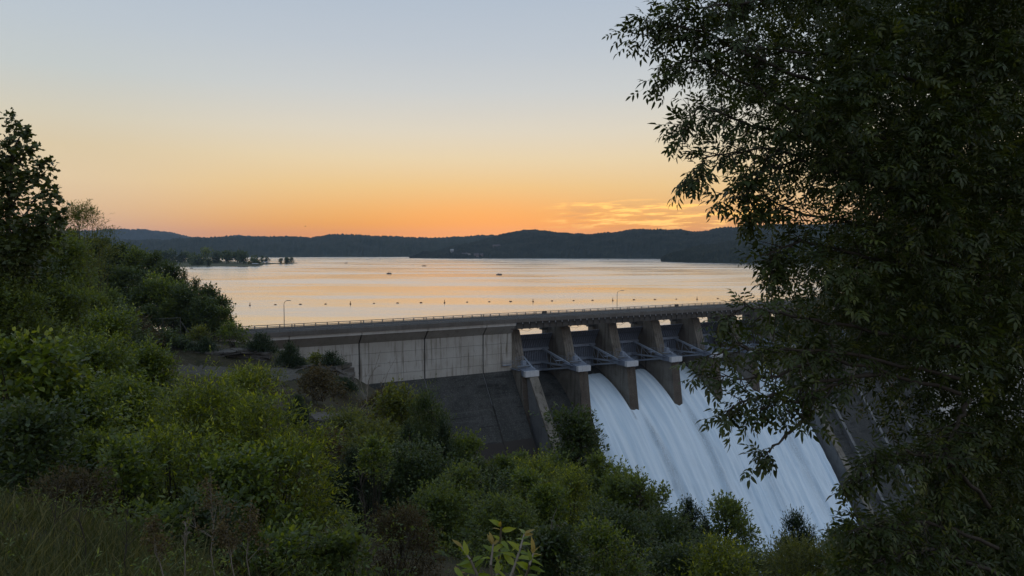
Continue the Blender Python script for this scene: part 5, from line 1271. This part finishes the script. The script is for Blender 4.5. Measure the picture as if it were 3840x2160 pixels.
for a, b in zip(fp[:-1], fp[1:]):
    L = np.linalg.norm(b - a); u = (b - a) / L; m = int(L / .4)
    for i in range(-6, m):
        for sg in (1, -1):
            s0 = i * .4 if sg > 0 else i * .4 + hf; pts = []
            x0, x1 = s0, s0 + sg * hf
            z0, z1 = 0.0, hf
            if sg > 0:
                if x0 < 0: z0 = -x0; x0 = 0
                if x1 > L: z1 -= (x1 - L); x1 = L
            else:
                if x1 < 0: z1 += x1; x1 = 0
                if x0 > L: z0 = x0 - L; x0 = L
            if z1 - z0 > .1: q.bar(a + u * x0 + np.array([0, 0, z0]), a + u * x1 + np.array([0, 0, z1]), .005, k=3)
tag(q.build('wire_mesh', M_girder, fe), kind='stuff')

# ------------------------------------------------------------------ the tree-dotted spit across the water
def spit():
    def seg(pts, nm, hz):
        V = []; r = np.random.default_rng(3)
        for (px, py0, py1) in pts:
            a, b = onlake(px, py0), onlake(px, py1)
            for f, z in ((0, -.6), (.08, .5), (.35, hz * .6), (.65, hz), (1, -.6)): V.append(a * (1 - f) + b * f + np.array([0, 0, z]))
        n = len(pts); F = [(i * 5 + j, (i + 1) * 5 + j, (i + 1) * 5 + j + 1, i * 5 + j + 1) for i in range(n - 1) for j in range(4)]
        me = bpy.data.meshes.new(nm); me.from_pydata([tuple(v) for v in V], [], F); me.materials.append(M_spit); tag(obj(nm, me), kind='structure')
    seg([(100, 1012, 985), (640, 1004, 980), (720, 1002, 980), (820, 1000, 982), (910, 1000.5, 983), (960, 999, 986), (985, 996, 987), (990, 990, 988)], 'spit', 3.5)
    seg([(985, 992.5, 986), (1030, 990, 986.5), (1090, 988.5, 986.5), (1115, 987.5, 986.8)], 'spit', .9)


M_spit, _n, _b = principled('spit_grass', (0.09, 0.10, 0.05), 0.95, 0.1)
_tc = _n.n('ShaderNodeTexCoord').outputs['Object']; _n.l(_n.mix(_n.noise(_tc, .02, 4.0), (.06, .075, .035, 1), (.13, .12, .075, 1)), _b.inputs['Base Color'])
spit()
SG = 'park trees on the spit across the water'


def fartree(px, ytop, ybot, wpx, mat, lab, grp=SG):
    seed_[0] += 1; r = np.random.default_rng(seed_[0]); p = onlake(px, min(ybot, 1001)); d = p[1]; H = (ybot - ytop) * d / FPX; Rr = wpx / 2 * d / FPX
    zb = max(.3, CH - (ybot - 935) / FPX * d + .1)
    e = empty('park_tree', (p[0], p[1], zb - .8), 0, lab, 'tree', grp); H += .8
    q = MB(); q.bar((0, 0, -.5), (0, 0, H * .5), H * .022, H * .012, 6)
    for i in range(4): q.bar((0, 0, H * .3), (cos(i * 1.6) * Rr * .5, sin(i * 1.6) * Rr * .5, H * .62), H * .01, H * .005, 5)
    q.build('trunk', M_bark, e)
    n = 700; c = [np.array([r.normal() * Rr * .32, r.normal() * Rr * .32, H * (.22 + .66 * r.random())]) for _ in range(8)] + [np.array([0, 0, H * .8])]
    ii = r.choice(9, n); b = np.array(c)[ii] + rdir(r, n) * (Rr * .55) * (r.random(n) ** .35)[:, None]; b[:, 2] = np.clip(b[:, 2], H * (.05 + .12 * r.random(n)), H)
    V, F, t = leafcloud(b, rdir(r, n), rdir(r, n), Rr * .24 * (.6 + .7 * r.random(n)), T_RHOMB, r); tag(obj('foliage', npmesh('foliage', V, F, mat, False, t), e), kind='stuff')


for px, yt, yb, wp, m_, lab in [(565, 951, 990, 60, L_dark, 'park tree half hidden by the wooded bank, leftmost on the spit'), (610, 946, 990, 50, L_dark, 'dark park tree on the left part of the spit'), (645, 938, 990, 52, L_dark, 'tall dark park tree on the left part of the spit'), (690, 944, 990, 46, L_dark, 'dark park tree left of the pale open gap on the spit'),
                                (725, 948, 992, 44, L_dark, 'dark park tree right of the pale open gap on the spit'), (770, 930, 992, 44, L_mid, 'tallest and palest park tree on the spit'), (742, 960, 997, 56, L_dark, 'low wide park tree near the water on the spit'), (812, 946, 992, 46, L_dark, 'dark park tree right of the palest tree'),
                                (850, 944, 993, 50, L_dark, 'dark park tree in the middle of the dense row'), (890, 943, 993, 54, L_dark, 'big dark park tree near the right end of the dense row'), (912, 947, 994, 40, L_dark, 'dark park tree closing the dense row'), (780, 965, 999, 26, L_dark, 'small park tree by the shore in front of the dense row'),
                                (955, 960, 995, 40, L_dark, 'round park tree standing alone right of the dense row'), (984, 958, 988, 18, L_dark, 'narrow upright park tree beside the boat dock'), (1000, 962, 989, 18, L_dark, 'slim park tree right of the boat dock'), (1051, 970, 989, 17, L_dark, 'little tree on the thin causeway, left of the pair'),
                                (1076, 967, 989, 24, L_dark, 'round tree on the thin causeway, left of the pair at its tip'), (1094, 965, 987, 18, L_dark, 'pointed tree at the tip of the causeway')]:
    fartree(px, yt, yb, wp * 1.2, m_, lab)


def dock(px, py, L, lab, rz=0.0, roof=True):
    p = onlake(px, py); e = empty('boat_dock', p, rz, lab, 'dock', 'boat docks along the far shores')
    q = MB(); q.box(-L / 2, L / 2, -3.5, 3.5, .1, .6); q.build('float_deck', M_twig, e)
    if roof:
        q = MB(); q.prism([(-3.8, 3.2), (3.8, 3.2), (0, 4.2)], -L / 2 - .3, L / 2 + .3); q.build('roof', M_white, e)
        pm_ = MB(); pm_.box(-.1, .1, -.1, .1, .6, 3.25); pm_ = pm_.mesh('post', M_rail)
        for i in range(4):
            for s_ in (-3.2, 3.2): obj('post', pm_, e, (-L / 2 + .4 + (L - .8) * i / 3, s_, 0))


dock(958, 997.5, 9, 'roofed boat dock on the near side of the spit'); dock(998, 990.5, 10, 'roofed boat dock between the narrow park trees'); dock(912, 1001.5, 12, 'flat dock at the foot of the dense tree row', 0, False)
dock(1722, 966.5, 16, 'long pale boat dock below the white house', 0, True); dock(1818, 966.8, 12, 'pale boat dock right of the tan house', 0, True); dock(1860, 967, 12, 'pale boat dock furthest right under the wooded hill', 0, True)


def house(px, py, Lm, Hm, wall, roofm, lab, D=2120):
    p = P(px, py, D); e = empty('house', (p[0], p[1], p[2] - Hm * .6), .15, lab, 'house', 'houses on the wooded hill')
    q = MB(); q.box(-Lm / 2, Lm / 2, -5, 5, -14, Hm); q.build('wall', wall, e)
    q = MB(); q.prism([(-5.8, Hm + .02), (5.8, Hm + .02), (0, Hm + 3.6)], -Lm / 2 - .6, Lm / 2 + .6); rf = q.build('roof', roofm, e)
    q = MB(); q.box(Lm * .2, Lm * .2 + 1.2, -.6, .6, Hm + 1.5, Hm + 4.6); obj('chimney', q.mesh('chimney', wall), rf)
    wm_ = MB(); wm_.box(-.8, .8, -5.12, -5.01, Hm * .35, Hm * .8); wm_ = wm_.mesh('window', M_glass)
    for i in range(max(2, int(Lm / 4))): obj('window', wm_, e, (-Lm / 2 + 2 + i * (Lm - 4) / max(1, int(Lm / 4) - 1), 0, 0))


house(1695, 942, 9, 6, M_white, M_white, 'bright white house high on the point of the wooded hill', 2140); house(1745, 957, 17, 8, M_hwall, M_roof, 'wide tan house with hipped dark roof above the shore docks', 2095); house(1758, 958, 9, 5, M_hwall, M_hwall, 'low wing right of the wide tan house', 2090)
house(1787, 957, 13, 6, M_hwall, M_roof, 'smaller tan house right of the wide one near the shore', 2080); house(1806, 957, 8, 4, M_hwall, M_roof, 'small pale house behind the smaller tan one', 2085); house(1862, 924, 22, 6, M_hwall, M_roof, 'dim long house halfway up the wooded hill', 2230)
house(2018, 927, 24, 6, M_hwall, M_roof, 'dim house in the clearing on the middle of the hill', 2210); house(2065, 930, 20, 5, M_hwall, M_roof, 'dim house right of the clearing house', 2200); house(2250, 934, 8, 6, M_hwall, M_hwall, 'lone pale house on the right slope of the wooded hill', 2150)

# a bird over the lake
bp = P(1145, 849, 260); be = empty('bird', bp, .4, 'tiny dark bird gliding low in the orange sky over the far shore', 'bird')
q = MB(); q.bar((-.22, 0, 0), (0, 0, .02), .02, .07, 6); q.bar((0, 0, .02), (.2, 0, 0), .07, .03, 6); q.build('body', M_tyre, be)
for sg in (1, -1):
    q = MB(); q.add([(.1, 0, .03), (-.12, 0, .03), (-.08, sg * .3, .14), (.08, sg * .3, .15), (-.12, sg * .62, .05)], [(0, 3, 2, 1), (3, 4, 2)]); q.add([(.1, 0, .0), (-.12, 0, .0), (-.08, sg * .3, .12), (.08, sg * .3, .13), (-.12, sg * .62, .03)], [(0, 1, 2, 3), (3, 2, 4)]); q.build('wing', M_tyre, be)
